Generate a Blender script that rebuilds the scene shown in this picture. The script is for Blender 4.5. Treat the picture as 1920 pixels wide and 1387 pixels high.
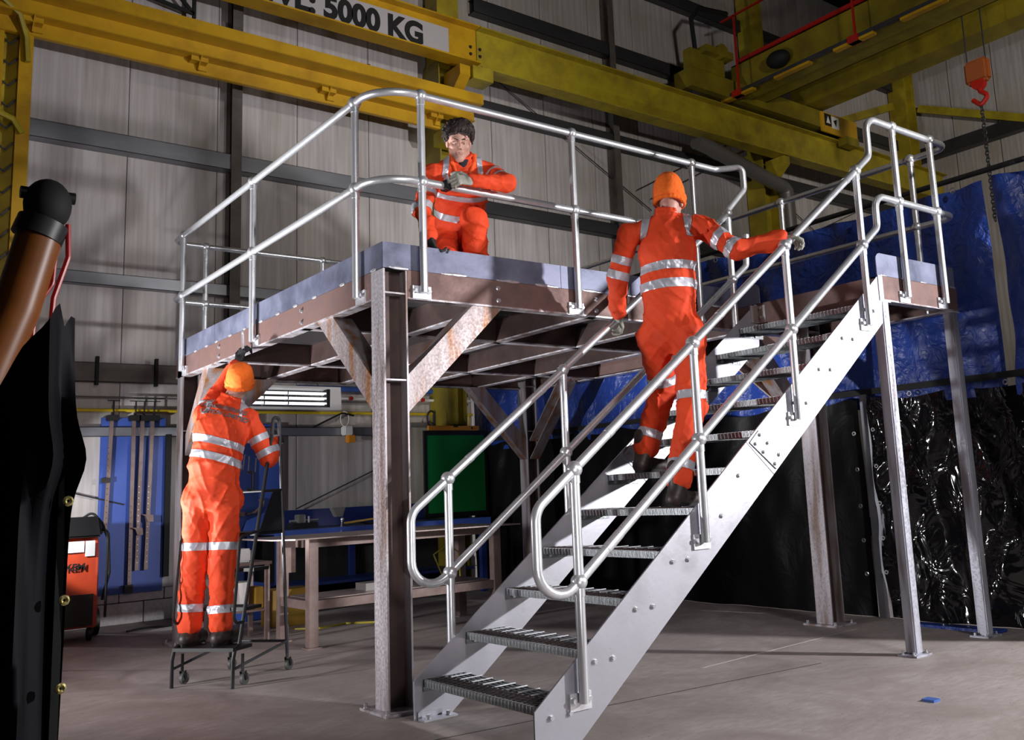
import bpy, bmesh, math, random
import numpy as np
from mathutils import Vector, Matrix
from mathutils.bvhtree import BVHTree

for o in list(bpy.data.objects): bpy.data.objects.remove(o)
SC = bpy.context.scene
COL = SC.collection
random.seed(7)

# ---------------------------------------------------------------- camera, world, lights, exposure
YAW, PIT, ROL, FPX = 0.8788, 0.1612, -0.049, 1771.03
_F = Vector((math.cos(YAW)*math.cos(PIT), math.sin(YAW)*math.cos(PIT), math.sin(PIT)))
_R = Vector((math.sin(YAW), -math.cos(YAW), 0)); _U = _R.cross(_F)
_R2 = _R*math.cos(ROL)+_U*math.sin(ROL); _U2 = -_R*math.sin(ROL)+_U*math.cos(ROL)
cd = bpy.data.cameras.new('camera'); cam = bpy.data.objects.new('camera', cd); COL.objects.link(cam)
cam.matrix_world = Matrix(((_R2.x,_U2.x,-_F.x,-2.4844),(_R2.y,_U2.y,-_F.y,-4.8833),(_R2.z,_U2.z,-_F.z,1.1579),(0,0,0,1)))
cd.sensor_width = 36; cd.lens = FPX*36/1920
cd.shift_x = -(1112.857-960)/1920; cd.shift_y = (625.647-693.5)/1920
cd.clip_start = .05; cd.clip_end = 200
SC.camera = cam
SC.view_settings.view_transform = 'Standard'; SC.view_settings.look = 'None'
SC.view_settings.exposure = 0.0; SC.view_settings.gamma = 1; SC.view_settings.use_curve_mapping = False
w = bpy.data.worlds.new('hall_ambient'); SC.world = w; w.use_nodes = True
w.node_tree.nodes['Background'].inputs[0].default_value = (.55,.6,.8,1)
w.node_tree.nodes['Background'].inputs[1].default_value = 0.008

def lamp(name, loc, target, power, size=.3, color=(1,1,1), spot=None, blend=.5):
    if spot:
        d = bpy.data.lights.new(name, 'SPOT'); d.spot_size = math.radians(spot); d.spot_blend = blend; d.shadow_soft_size = size
    else:
        d = bpy.data.lights.new(name, 'AREA'); d.shape = 'DISK'; d.size = size
    d.energy = power; d.color = color
    o = bpy.data.objects.new(name, d); COL.objects.link(o); o.location = loc
    o.rotation_euler = (Vector(target)-Vector(loc)).to_track_quat('-Z', 'Y').to_euler()
    return o
KEY = lamp('photo_lamp_right', (5.6,-5.7,2.55), (1.9,0.1,2.05), 1900, .10, (1,.98,.99), spot=92, blend=.6)
LFT = lamp('photo_lamp_left', (-1.6,-5.3,.35), (1.2,4.6,3.7), 330, .08, (1,.97,.98), spot=40, blend=.7)
SID = lamp('photo_lamp_side', (-4.4,2.0,1.1), (0,1.7,1.8), 800, .12, (1,.98,1), spot=76, blend=.6)
HGL = lamp('hall_lamp_left', (-1.9,-6.0,3.3), (1.4,5.6,3.5), 360, .4, (1,.97,.98), spot=40, blend=1)  # added fill above deck level to brighten wall and rails, no fixture
BCK = lamp('photo_lamp_back_left', (-2.6,3.4,.12), (1.2,2.0,2.9), 1900, .10, (.97,.98,1), spot=54, blend=.5)
BRD = lamp('photo_lamp_wall', (-1.45,4.5,1.25), (.9,6.0,1.05), 140, .04, (.95,.97,1), spot=70, blend=.25)
FLR = lamp('photo_lamp_front', (.4,-7.5,4.2), (1.4,-1.1,0), 950, .8, (1,.94,.93), spot=64, blend=1)  # added soft fill that lifts the foreground floor
HGH = lamp('hall_lamp_high', (2.5,-5.5,5.5), (6.2,5.6,5.3), 1050, .3, (1,.93,.84), spot=72, blend=1)  # added warm fill for the upper back wall and runway, no fixture
RGT = lamp('hall_lamp_right', (6.5,-6.5,5.0), (15.5,4.5,7.2), 1900, .3, (1,.93,.82), spot=52, blend=1)  # added fill to brighten the far right wall, no fixture

# ---------------------------------------------------------------- materials
def _nt(name):
    m = bpy.data.materials.new(name); m.use_nodes = True; nt = m.node_tree
    return m, nt, nt.nodes['Principled BSDF']
def mat(name, c, rough=.5, metal=0., c2=None, scale=8., detail=5., stretch=(1,1,1), bump=0., bscale=None, lo=.35, hi=.65, coat=0., spec=None, rr=None, emis=None, bdist=.01):
    m, nt, b = _nt(name); N = nt.nodes; L = nt.links
    b.inputs['Base Color'].default_value = (*c, 1); b.inputs['Roughness'].default_value = rough; b.inputs['Metallic'].default_value = metal
    if spec is not None: b.inputs['Specular IOR Level'].default_value = spec
    if coat: b.inputs['Coat Weight'].default_value = coat; b.inputs['Coat Roughness'].default_value = .1
    if emis: b.inputs['Emission Color'].default_value = (*emis[0],1); b.inputs['Emission Strength'].default_value = emis[1]
    tc = N.new('ShaderNodeTexCoord'); mp = N.new('ShaderNodeMapping'); mp.inputs['Scale'].default_value = stretch
    L.new(tc.outputs['Object'], mp.inputs['Vector'])
    if c2 or rr:
        n = N.new('ShaderNodeTexNoise'); n.inputs['Scale'].default_value = scale; n.inputs['Detail'].default_value = detail; n.inputs['Roughness'].default_value = .62
        L.new(mp.outputs[0], n.inputs['Vector'])
        r = N.new('ShaderNodeMapRange'); r.inputs['From Min'].default_value = lo; r.inputs['From Max'].default_value = hi; L.new(n.outputs['Fac'], r.inputs['Value'])
        if c2:
            x = N.new('ShaderNodeMix'); x.data_type = 'RGBA'; x.inputs[6].default_value = (*c,1); x.inputs[7].default_value = (*c2,1)
            L.new(r.outputs[0], x.inputs[0]); L.new(x.outputs[2], b.inputs['Base Color'])
        if rr:
            r2 = N.new('ShaderNodeMapRange'); r2.inputs['To Min'].default_value = rr[0]; r2.inputs['To Max'].default_value = rr[1]
            L.new(r.outputs[0], r2.inputs['Value']); L.new(r2.outputs[0], b.inputs['Roughness'])
    if bump:
        n2 = N.new('ShaderNodeTexNoise'); n2.inputs['Scale'].default_value = bscale or scale*3; n2.inputs['Detail'].default_value = 6
        L.new(mp.outputs[0], n2.inputs['Vector'])
        bp = N.new('ShaderNodeBump'); bp.inputs['Strength'].default_value = bump; bp.inputs['Distance'].default_value = bdist
        L.new(n2.outputs['Fac'], bp.inputs['Height']); L.new(bp.outputs[0], b.inputs['Normal'])
    return m
M = {}
M['galv'] = mat('galvanised_tube', (.84,.86,.90), .33, .72, (.72,.74,.78), 18, 5, stretch=(1,1,.35), rr=(.27,.38))
M['zinc'] = mat('bright_zinc_plate', (.85,.86,.9), .35, .6, (.7,.71,.76), 30)
M['string'] = mat('primed_steel_stringer', (.47,.47,.52), .42, .6, (.40,.40,.45), 3.5, 6, rr=(.34,.5), bump=.04, bscale=40)
M['tread'] = mat('galvanised_grating', (.30,.32,.33), .36, .85, (.18,.20,.21), 26, 4, bump=.15, bscale=80)
M['mill'] = mat('blue_mill_scale_steel', (.125,.135,.20), .40, .5, (.22,.235,.33), 3.0, 7, rr=(.35,.55), bump=.05, bscale=30)
M['rust'] = mat('brown_rolled_steel', (.20,.115,.10), .55, .35, (.13,.08,.075), 6, 6, rr=(.45,.65), bump=.08, bscale=35)
M['joist'] = mat('dark_joist_steel', (.075,.047,.042), .45, .5, (.05,.032,.03), 6, 6)  # brown steel darkened, underdeck shade put into the colour
M['weld'] = mat('ground_weld', (.75,.76,.82), .35, .7, (.5,.5,.56), 30)
def steelcol(name, a, b_, rustc):
    m, nt, b = _nt(name); N = nt.nodes; L = nt.links
    tc = N.new('ShaderNodeTexCoord'); mp = N.new('ShaderNodeMapping'); mp.inputs['Scale'].default_value = (3,3,.35); L.new(tc.outputs['Object'], mp.inputs[0])
    n = N.new('ShaderNodeTexNoise'); n.inputs['Scale'].default_value = 4; n.inputs['Detail'].default_value = 8; L.new(mp.outputs[0], n.inputs[0])
    n1 = N.new('ShaderNodeTexNoise'); n1.inputs['Scale'].default_value = 60; n1.inputs['Detail'].default_value = 5; L.new(tc.outputs['Object'], n1.inputs[0])
    cr = N.new('ShaderNodeValToRGB'); L.new(n.outputs['Fac'], cr.inputs[0])
    e = cr.color_ramp.elements; e[0].position = .36; e[0].color = (*rustc,1); e[1].position = .5; e[1].color = (*a,1); e2 = e.new(.72); e2.color = (*b_,1)
    L.new(cr.outputs[0], b.inputs['Base Color']); b.inputs['Metallic'].default_value = .45
    r = N.new('ShaderNodeMapRange'); r.inputs['From Min'].default_value = .35; r.inputs['From Max'].default_value = .65; r.inputs['To Min'].default_value = .3; r.inputs['To Max'].default_value = .55
    L.new(n1.outputs['Fac'], r.inputs[0]); L.new(r.outputs[0], b.inputs['Roughness'])
    bp = N.new('ShaderNodeBump'); bp.inputs['Strength'].default_value = .18; bp.inputs['Distance'].default_value = .004; L.new(n1.outputs['Fac'], bp.inputs['Height']); L.new(bp.outputs[0], b.inputs['Normal'])
    return m
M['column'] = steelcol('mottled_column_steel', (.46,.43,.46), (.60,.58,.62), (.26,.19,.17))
M['brace'] = steelcol('rusty_brace_steel', (.31,.26,.26), (.42,.37,.38), (.30,.13,.05))
M['legst'] = steelcol('blue_box_section', (.46,.47,.54), (.60,.61,.69), (.22,.2,.22))
M['bolt'] = mat('zinc_bolt', (.7,.71,.75), .28, .8)
M['dbolt'] = mat('dark_bolt', (.06,.05,.05), .45, .5)
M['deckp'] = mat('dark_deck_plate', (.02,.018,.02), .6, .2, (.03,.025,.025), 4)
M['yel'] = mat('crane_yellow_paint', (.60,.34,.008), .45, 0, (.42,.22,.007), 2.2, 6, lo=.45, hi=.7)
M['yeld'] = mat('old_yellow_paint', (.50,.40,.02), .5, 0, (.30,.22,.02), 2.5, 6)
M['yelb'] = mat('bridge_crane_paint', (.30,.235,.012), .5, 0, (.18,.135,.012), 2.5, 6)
M['green'] = mat('green_board', (.0,.23,.045), .55)
M['bluep'] = mat('blue_painted_board', (.035,.085,.38), .5, 0, (.05,.11,.46), 1.2, 5)
M['blued'] = mat('dark_blue_paint', (.015,.03,.16), .45)
M['steelg'] = mat('grey_purlin', (.20,.21,.24), .38, .5, (.30,.31,.34), 2.0, 5, stretch=(.3,1,1))
M['post'] = mat('dark_wind_post', (.10,.085,.075), .6, .1, (.15,.13,.115), 4)
M['black'] = mat('black_paint', (.012,.012,.013), .45, .0)
M['dark'] = mat('soft_black', (.008,.008,.009), .75)
M['red'] = mat('red_paint', (.45,.015,.01), .4)
M['redhose'] = mat('red_hose', (.42,.01,.012), .35)
M['orangem'] = mat('machine_orange', (.62,.07,.02), .4, 0, (.45,.05,.02), 5)
M['white'] = mat('white_plastic', (.85,.85,.84), .5)
M['sign'] = mat('white_sign_vinyl', (.50,.48,.49), .5)
M['wood'] = mat('bench_steel', (.20,.135,.12), .5, .3, (.28,.21,.195), 8, 6)
M['benchtop'] = mat('bench_top_plate', (.34,.27,.25), .4, .5, (.22,.17,.16), 4, 6)
M['brass'] = mat('brass_eyelet', (.7,.6,.25), .3, .9)
M['orangel'] = mat('orange_level', (.75,.30,.02), .45)
M['pipey'] = mat('yellow_gas_pipe', (.70,.50,.02), .4)
M['pipeb'] = mat('blue_pipe', (.05,.12,.42), .4)
M['duct'] = mat('grey_duct', (.22,.21,.20), .4, .4)
M['rubber'] = mat('grey_rubber', (.06,.06,.06), .6)
M['chrome'] = mat('polished_reflector', (.85,.86,.88), .12, 1.0)
M['arm'] = mat('orange_extraction_arm', (.27,.085,.012), .4, 0, (.18,.055,.01), 3, 5)  # orange lowered in the colour because the arm stands unlit
M['yellowbox'] = mat('yellow_carton', (.35,.2,.02), .6)
M['cableY'] = mat('yellow_cable', (.5,.42,.05), .5)
M['skin'] = mat('skin', (.62,.36,.29), .5, 0, (.50,.27,.21), 14, 4)
M['hair'] = mat('dark_brown_hair', (.030,.015,.011), .6, 0, (.010,.006,.005), 60, 5, stretch=(1,1,.25), bump=.5, bscale=90)
M['hiviz'] = mat('orange_coverall_cloth', (.86,.070,.011), .78, 0, (.76,.055,.009), 5, 5, bump=.25, bscale=26, bdist=.006)
M['beanie'] = mat('orange_knit', (.95,.17,.01), .9, 0, (.85,.13,.01), 60, 3, bump=.3, bscale=140, bdist=.003)
M['collar'] = mat('bright_orange_lining', (.98,.115,.012), .7)
M['band'] = mat('reflective_tape', (.62,.63,.70), .38, .35, (.50,.51,.58), 16, 4, bump=.25, bscale=22, bdist=.005)
M['shirt'] = mat('black_shirt', (.012,.012,.018), .8)
M['boot'] = mat('black_work_boot', (.02,.016,.014), .5, 0, (.05,.035,.03), 12)
M['glove'] = mat('grey_work_glove', (.42,.42,.36), .7, 0, (.30,.30,.26), 30, bump=.2, bscale=60)
M['gloveb'] = mat('black_work_glove', (.02,.02,.022), .55)
M['print'] = mat('grey_back_print', (.16,.12,.12), .7)
M['eyew'] = mat('eye_white', (.6,.57,.55), .3); M['iris'] = mat('iris', (.05,.03,.02), .2); M['lip'] = mat('lip', (.50,.24,.21), .5)

def wallmat():
    m, nt, b = _nt('wall_panel_liner'); N = nt.nodes; L = nt.links
    tc = N.new('ShaderNodeTexCoord')
    def noise(sc, st, det=6):
        mp = N.new('ShaderNodeMapping'); mp.inputs['Scale'].default_value = st; L.new(tc.outputs['Object'], mp.inputs[0])
        n = N.new('ShaderNodeTexNoise'); n.inputs['Scale'].default_value = sc; n.inputs['Detail'].default_value = det; L.new(mp.outputs[0], n.inputs[0]); return n
    a = noise(5, (3.2,3.2,.14)); c = noise(1.1, (1,1,1)); d = noise(14, (2.5,2.5,.2))
    m1 = N.new('ShaderNodeMapRange'); m1.inputs['From Min'].default_value = .38; m1.inputs['From Max'].default_value = .68; L.new(a.outputs['Fac'], m1.inputs[0])
    x = N.new('ShaderNodeMix'); x.data_type = 'RGBA'; x.inputs[6].default_value = (.60,.565,.575,1); x.inputs[7].default_value = (.42,.385,.38,1); L.new(m1.outputs[0], x.inputs[0])
    m2 = N.new('ShaderNodeMapRange'); m2.inputs['From Min'].default_value = .45; m2.inputs['From Max'].default_value = .75; L.new(c.outputs['Fac'], m2.inputs[0])
    y = N.new('ShaderNodeMix'); y.data_type = 'RGBA'; y.inputs[7].default_value = (.44,.40,.34,1); L.new(m2.outputs[0], y.inputs[0]); L.new(x.outputs[2], y.inputs[6])
    L.new(y.outputs[2], b.inputs['Base Color']); b.inputs['Roughness'].default_value = .55; b.inputs['Specular IOR Level'].default_value = .35
    wv = N.new('ShaderNodeTexWave'); wv.wave_type = 'BANDS'; wv.bands_direction = 'X'; wv.inputs['Scale'].default_value = 3.2; L.new(tc.outputs['Object'], wv.inputs['Vector'])
    ad = N.new('ShaderNodeMath'); ad.operation = 'ADD'; L.new(wv.outputs['Fac'], ad.inputs[0]); L.new(d.outputs['Fac'], ad.inputs[1])
    bp = N.new('ShaderNodeBump'); bp.inputs['Strength'].default_value = .35; bp.inputs['Distance'].default_value = .004; L.new(ad.outputs[0], bp.inputs['Height']); L.new(bp.outputs[0], b.inputs['Normal'])
    return m
M['wall'] = wallmat()
def floormat():
    m, nt, b = _nt('worn_concrete'); N = nt.nodes; L = nt.links
    tc = N.new('ShaderNodeTexCoord')
    def noise(sc, det=8, st=(1,1,1), dist=0):
        mp = N.new('ShaderNodeMapping'); mp.inputs['Scale'].default_value = st; L.new(tc.outputs['Object'], mp.inputs[0])
        n = N.new('ShaderNodeTexNoise'); n.inputs['Scale'].default_value = sc; n.inputs['Detail'].default_value = det; n.inputs['Roughness'].default_value = .65; n.inputs['Distortion'].default_value = dist; L.new(mp.outputs[0], n.inputs[0]); return n
    a = noise(1.6, dist=1); c = noise(9, st=(1,3,1)); s = noise(38, 3)
    r = N.new('ShaderNodeValToRGB'); L.new(a.outputs['Fac'], r.inputs[0]); e = r.color_ramp.elements
    e[0].position = .3; e[0].color = (.22,.18,.165,1); e[1].position = .62; e[1].color = (.40,.355,.34,1)
    mr = N.new('ShaderNodeMapRange'); mr.inputs['From Min'].default_value = .4; mr.inputs['From Max'].default_value = .75; L.new(c.outputs['Fac'], mr.inputs[0])
    x = N.new('ShaderNodeMix'); x.data_type = 'RGBA'; x.inputs[7].default_value = (.29,.245,.23,1); L.new(mr.outputs[0], x.inputs[0]); L.new(r.outputs[0], x.inputs[6])
    sp = N.new('ShaderNodeMapRange'); sp.inputs['From Min'].default_value = .68; sp.inputs['From Max'].default_value = .72; L.new(s.outputs['Fac'], sp.inputs[0])
    y = N.new('ShaderNodeMix'); y.data_type = 'RGBA'; y.inputs[7].default_value = (.05,.04,.04,1); L.new(sp.outputs[0], y.inputs[0]); L.new(x.outputs[2], y.inputs[6])
    L.new(y.outputs[2], b.inputs['Base Color'])
    rg = N.new('ShaderNodeMapRange'); rg.inputs['To Min'].default_value = .5; rg.inputs['To Max'].default_value = .8; L.new(c.outputs['Fac'], rg.inputs[0]); L.new(rg.outputs[0], b.inputs['Roughness'])
    bp = N.new('ShaderNodeBump'); bp.inputs['Strength'].default_value = .35; bp.inputs['Distance'].default_value = .006; L.new(c.outputs['Fac'], bp.inputs['Height']); L.new(bp.outputs[0], b.inputs['Normal'])
    return m
M['floor'] = floormat()
def tarpmat(name, c, c2, rough, scale, strength, bd, spec=.5, det=7):
    m, nt, b = _nt(name); N = nt.nodes; L = nt.links
    tc = N.new('ShaderNodeTexCoord')
    n = N.new('ShaderNodeTexNoise'); n.inputs['Scale'].default_value = scale; n.inputs['Detail'].default_value = det; n.inputs['Distortion'].default_value = .9; L.new(tc.outputs['Object'], n.inputs[0])
    n2 = N.new('ShaderNodeTexNoise'); n2.inputs['Scale'].default_value = 1.6; n2.inputs['Detail'].default_value = 4; L.new(tc.outputs['Object'], n2.inputs[0])
    x = N.new('ShaderNodeMix'); x.data_type = 'RGBA'; x.inputs[6].default_value = (*c,1); x.inputs[7].default_value = (*c2,1); L.new(n2.outputs['Fac'], x.inputs[0]); L.new(x.outputs[2], b.inputs['Base Color'])
    b.inputs['Roughness'].default_value = rough; b.inputs['Specular IOR Level'].default_value = spec
    bp = N.new('ShaderNodeBump'); bp.inputs['Strength'].default_value = strength; bp.inputs['Distance'].default_value = bd; L.new(n.outputs['Fac'], bp.inputs['Height']); L.new(bp.outputs[0], b.inputs['Normal'])
    return m
M['tarp'] = tarpmat('blue_tarpaulin', (.014,.042,.24), (.022,.06,.33), .32, 11, .9, .03)
M['blk2'] = tarpmat('black_polythene', (.004,.004,.005), (.008,.007,.008), .10, 4.0, .8, .06, .45, 2.5)
M['blk'] = tarpmat('black_plastic_sheet', (.005,.005,.006), (.010,.009,.010), .38, 4, .4, .03, .07)

# ---------------------------------------------------------------- mesh helpers
class MB:
    def __init__(s): s.v = []; s.f = []
    def add(s, vs, fs):
        n = len(s.v); s.v += [tuple(v) for v in vs]; s.f += [tuple(n+i for i in f) for f in fs]; return s
    def box(s, a, b):
        x0,y0,z0 = [min(a[i],b[i]) for i in range(3)]; x1,y1,z1 = [max(a[i],b[i]) for i in range(3)]
        return s.add([(x0,y0,z0),(x1,y0,z0),(x1,y1,z0),(x0,y1,z0),(x0,y0,z1),(x1,y0,z1),(x1,y1,z1),(x0,y1,z1)],
                     [(0,3,2,1),(4,5,6,7),(0,1,5,4),(1,2,6,5),(2,3,7,6),(3,0,4,7)])
    def beam(s, p, q, w, h, up=(0,0,1)):
        p = Vector(p); q = Vector(q); d = (q-p).normalized(); u = Vector(up); sd = d.cross(u)
        if sd.length < 1e-4: sd = d.cross(Vector((1,0,0)))
        sd.normalize(); u = sd.cross(d).normalized()
        vs = [c+sd*(i*w/2)+u*(j*h/2) for c in (p,q) for i,j in ((-1,-1),(1,-1),(1,1),(-1,1))]
        return s.add(vs, [(0,3,2,1),(4,5,6,7),(0,1,5,4),(1,2,6,5),(2,3,7,6),(3,0,4,7)])
    def prism(s, poly, axis, a, b):
        n = len(poly)
        def P(u,v,t): return {'x':(t,u,v),'y':(u,t,v),'z':(u,v,t)}[axis]
        vs = [P(u,v,a) for u,v in poly]+[P(u,v,b) for u,v in poly]
        fs = [tuple(range(n))[::-1], tuple(range(n,2*n))]+[(i,(i+1)%n,n+(i+1)%n,n+i) for i in range(n)]
        return s.add(vs, fs)
    def cyl(s, p, q, r, n=12, r2=None, caps=True):
        p = Vector(p); q = Vector(q); d = (q-p).normalized(); a = Vector((0,0,1)) if abs(d.z)<.9 else Vector((1,0,0))
        u = d.cross(a).normalized(); v = d.cross(u); r2 = r if r2 is None else r2
        vs = [c+(u*math.cos(2*math.pi*i/n)+v*math.sin(2*math.pi*i/n))*rr for c,rr in ((p,r),(q,r2)) for i in range(n)]
        fs = [(i,(i+1)%n,n+(i+1)%n,n+i) for i in range(n)]
        if caps: fs += [tuple(range(n))[::-1], tuple(range(n,2*n))]
        return s.add(vs, fs)
    def sphere(s, c, r, n=14, m=9, sc=(1,1,1)):
        vs = [(c[0],c[1],c[2]+r*sc[2])]
        for j in range(1,m):
            t = math.pi*j/m
            for i in range(n):
                f = 2*math.pi*i/n; vs.append((c[0]+r*sc[0]*math.sin(t)*math.cos(f), c[1]+r*sc[1]*math.sin(t)*math.sin(f), c[2]+r*sc[2]*math.cos(t)))
        vs.append((c[0],c[1],c[2]-r*sc[2])); fs = []
        for i in range(n): fs.append((0,1+i,1+(i+1)%n))
        for j in range(m-2):
            for i in range(n):
                a = 1+j*n+i; b = 1+j*n+(i+1)%n; fs.append((a,a+n,b+n,b))
        k = 1+(m-2)*n
        for i in range(n): fs.append((k+i,len(vs)-1,k+(i+1)%n))
        return s.add(vs, fs)
    def tube(s, pts, r, n=12, caps=True):
        pts = [Vector(p) for p in pts]; rings = []; prev = None
        for i,p in enumerate(pts):
            d = (pts[min(i+1,len(pts)-1)]-pts[max(i-1,0)]).normalized()
            if prev is None:
                a = Vector((0,0,1)) if abs(d.z)<.9 else Vector((1,0,0)); u = d.cross(a).normalized()
            else: u = (prev-d*prev.dot(d)).normalized()
            prev = u; v = d.cross(u); rr = r[i] if isinstance(r,(list,tuple)) else r
            rings.append([p+(u*math.cos(2*math.pi*k/n)+v*math.sin(2*math.pi*k/n))*rr for k in range(n)])
        vs = [v for rg in rings for v in rg]; fs = []
        for i in range(len(pts)-1):
            for k in range(n): fs.append((i*n+k,i*n+(k+1)%n,(i+1)*n+(k+1)%n,(i+1)*n+k))
        if caps: fs += [tuple(range(n))[::-1], tuple(range((len(pts)-1)*n,len(pts)*n))]
        return s.add(vs, fs)
    def build(s, name, m, parent=None, angle=35, bevel=0, org=None):
        me = bpy.data.meshes.new(name)
        if org is not None: ox,oy,oz = org; vv = [(x-ox,y-oy,z-oz) for x,y,z in s.v]
        else: vv = s.v
        me.from_pydata(vv, [], s.f); me.materials.append(m)
        bm = bmesh.new(); bm.from_mesh(me); bmesh.ops.recalc_face_normals(bm, faces=bm.faces)
        if bevel: bmesh.ops.bevel(bm, geom=[e for e in bm.edges if e.is_manifold and e.calc_face_angle(0)>.6], offset=bevel, segments=2, affect='EDGES', clamp_overlap=True)
        bm.to_mesh(me); bm.free(); finish(me, angle)
        o = bpy.data.objects.new(name, me); COL.objects.link(o)
        if org is not None: o.location = org
        if parent is not None:
            o.parent = parent
            o.matrix_parent_inverse = Matrix.Translation(-wloc(parent))
        return o
def wloc(o):
    v = Vector((0,0,0)); q = o
    # every parent here carries a translation only, undone by matrix_parent_inverse, so world location = own location
    return Vector(o.location)
def finish(me, angle=35):
    me.polygons.foreach_set('use_smooth', [True]*len(me.polygons))
    me.set_sharp_from_angle(angle=math.radians(angle)); me.update()
def fillet(pts, rads, n=8):
    pts = [Vector(p) for p in pts]; out = [pts[0]]
    for i in range(1,len(pts)-1):
        r = rads[i-1] if isinstance(rads,(list,tuple)) else rads
        p = pts[i]; a = (pts[i-1]-p); b = (pts[i+1]-p); la,lb = a.length,b.length; a.normalize(); b.normalize()
        ang = a.angle(b)
        if r <= 0 or ang > math.pi-.01: out.append(p); continue
        t = min(r/math.tan(ang/2), la*.49 if i>1 else la*.98, lb*.49 if i<len(pts)-2 else lb*.98); r = t*math.tan(ang/2)
        c = p+(a+b).normalized()*(r/math.sin(ang/2)); s0 = p+a*t-c; s1 = p+b*t-c; w_ = s0.angle(s1); ax = s0.cross(s1).normalized()
        for k in range(n+1): out.append(c+Matrix.Rotation(w_*k/n,3,ax)@s0)
    out.append(pts[-1]); return out
def thing(name, label, cat, loc=(0,0,0), group=None):
    o = bpy.data.objects.new(name, None); COL.objects.link(o); o.location = loc; o.empty_display_size = .1
    o['label'] = label; o['category'] = cat
    if group: o['group'] = group
    return o
def tag(o, label, cat, group=None):
    o['label'] = label; o['category'] = cat
    if group: o['group'] = group
    return o
def struct(o): o['kind'] = 'structure'; return o
def stuff(o): o['kind'] = 'stuff'; return o
def inst(src, dx, parent=None):
    """copy of an object sharing its mesh, moved by dx in world space"""
    c = src.copy(); COL.objects.link(c); c.location = Vector(src.location)+Vector(dx)
    if parent is not None and parent != src.parent:
        c.parent = parent; c.matrix_parent_inverse = Matrix.Translation(-wloc(parent))
    return c
def bolt(p, nrm, parent, r=.011, h=.012, m='bolt', name='bolt'):
    p = Vector(p); n = Vector(nrm).normalized(); b = MB()
    b.cyl(p, p+n*.003, r*1.35, 12); b.cyl(p+n*.003, p+n*(.003+h), r, 6)
    return b.build(name, M[m], parent)
def text_mesh(body, size, m, M4, extrude=.0, bold=0., name='lettering', parent=None, align='LEFT', sx=1.):
    cu = bpy.data.curves.new('t', 'FONT'); cu.body = body; cu.size = size; cu.extrude = extrude; cu.offset = bold; cu.align_x = align
    t = bpy.data.objects.new('t', cu); COL.objects.link(t)
    dg = bpy.context.evaluated_depsgraph_get(); me = bpy.data.meshes.new_from_object(t.evaluated_get(dg))
    bpy.data.objects.remove(t); bpy.data.curves.remove(cu)
    for v in me.vertices: v.co = M4@Vector((v.co.x*sx, v.co.y, v.co.z))
    me.materials.clear(); me.materials.append(m); o = bpy.data.objects.new(name, me); COL.objects.link(o)
    if parent is not None: o.parent = parent; o.matrix_parent_inverse = Matrix.Translation(-wloc(parent))
    return o
def frame4(o, x, y):
    x = Vector(x).normalized(); y = Vector(y).normalized(); z = x.cross(y); o = Vector(o)
    return Matrix(((x.x,y.x,z.x,o.x),(x.y,y.y,z.y,o.y),(x.z,y.z,z.z,o.z),(0,0,0,1)))
# ================================================================ SETTING
YW = 6.06                                   # inner face of the back wall
XR = 16.0
fl = struct(MB().box((-8,-9,-.2),(XR+.3,YW+.3,0)).build('floor', M['floor']))
# saw-cut joints and a chalk line lying on the slab are real thin strips
MB().beam((-.4,-.62,.0008),(2.5,-.95,.0008),.006,.0012).build('floor_joint', M['dark'], fl)
MB().beam((-2.2,-.95,.0008),(-.4,-.62,.0008),.006,.0012).build('floor_joint', M['dark'], fl)
MB().beam((1.95,-.45,.001),(3.75,-.33,.001),.008,.001).build('chalk_line', mat('chalk',(.55,.5,.48),.9), fl)
wb = struct(MB().box((-8,YW+.05,0),(XR+.3,YW+.2,12)).build('wall_back', M['dark']))
wr = struct(MB().box((XR+.05,-9,0),(XR+.2,YW+.05,12)).build('wall_right', M['dark']))
struct(MB().box((-8,-9,11.2),(XR+.3,YW+.2,11.4)).build('ceiling', M['dark']))
# insulated liner panels, one metre wide, butt joints left open
pm = MB().box((.004,0,.34),(.966,.05,11.0))
for k in range(3):
    pass
p0 = pm.build('wall_panel', M['wall'], wb, bevel=.003, org=(0,0,0)); p0.location = (-7.77,YW,0)
for i in range(1,25):
    inst(p0, (.97*i,0,0))
pr = MB().box((0,.004,0),(.05,.966,11.0)).build('wall_panel', M['wall'], wr, bevel=.003); pr.location = (XR,-8.8,0)
for i in range(1,15): inst(pr, (0,.985*i,0))
# block plinth under the panels
bk = mat('fairfaced_block', (.56,.55,.55), .8, 0, (.44,.43,.43), 30, bump=.5, bscale=60)
b0 = MB().box((.005,-.02,.005),(.435,.05,.215)).build('block', bk, wb, bevel=.004); b0.location = (-5,YW,0)
b1 = MB().box((.005,-.02,.225),(.435,.05,.335)).build('block', bk, wb, bevel=.004); b1.location = (-4.8,YW,0)
for i in range(1,30):
    inst(b0, (.44*i,0,0))
for i in range(1,29): inst(b1, (.44*i,0,0))
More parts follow.
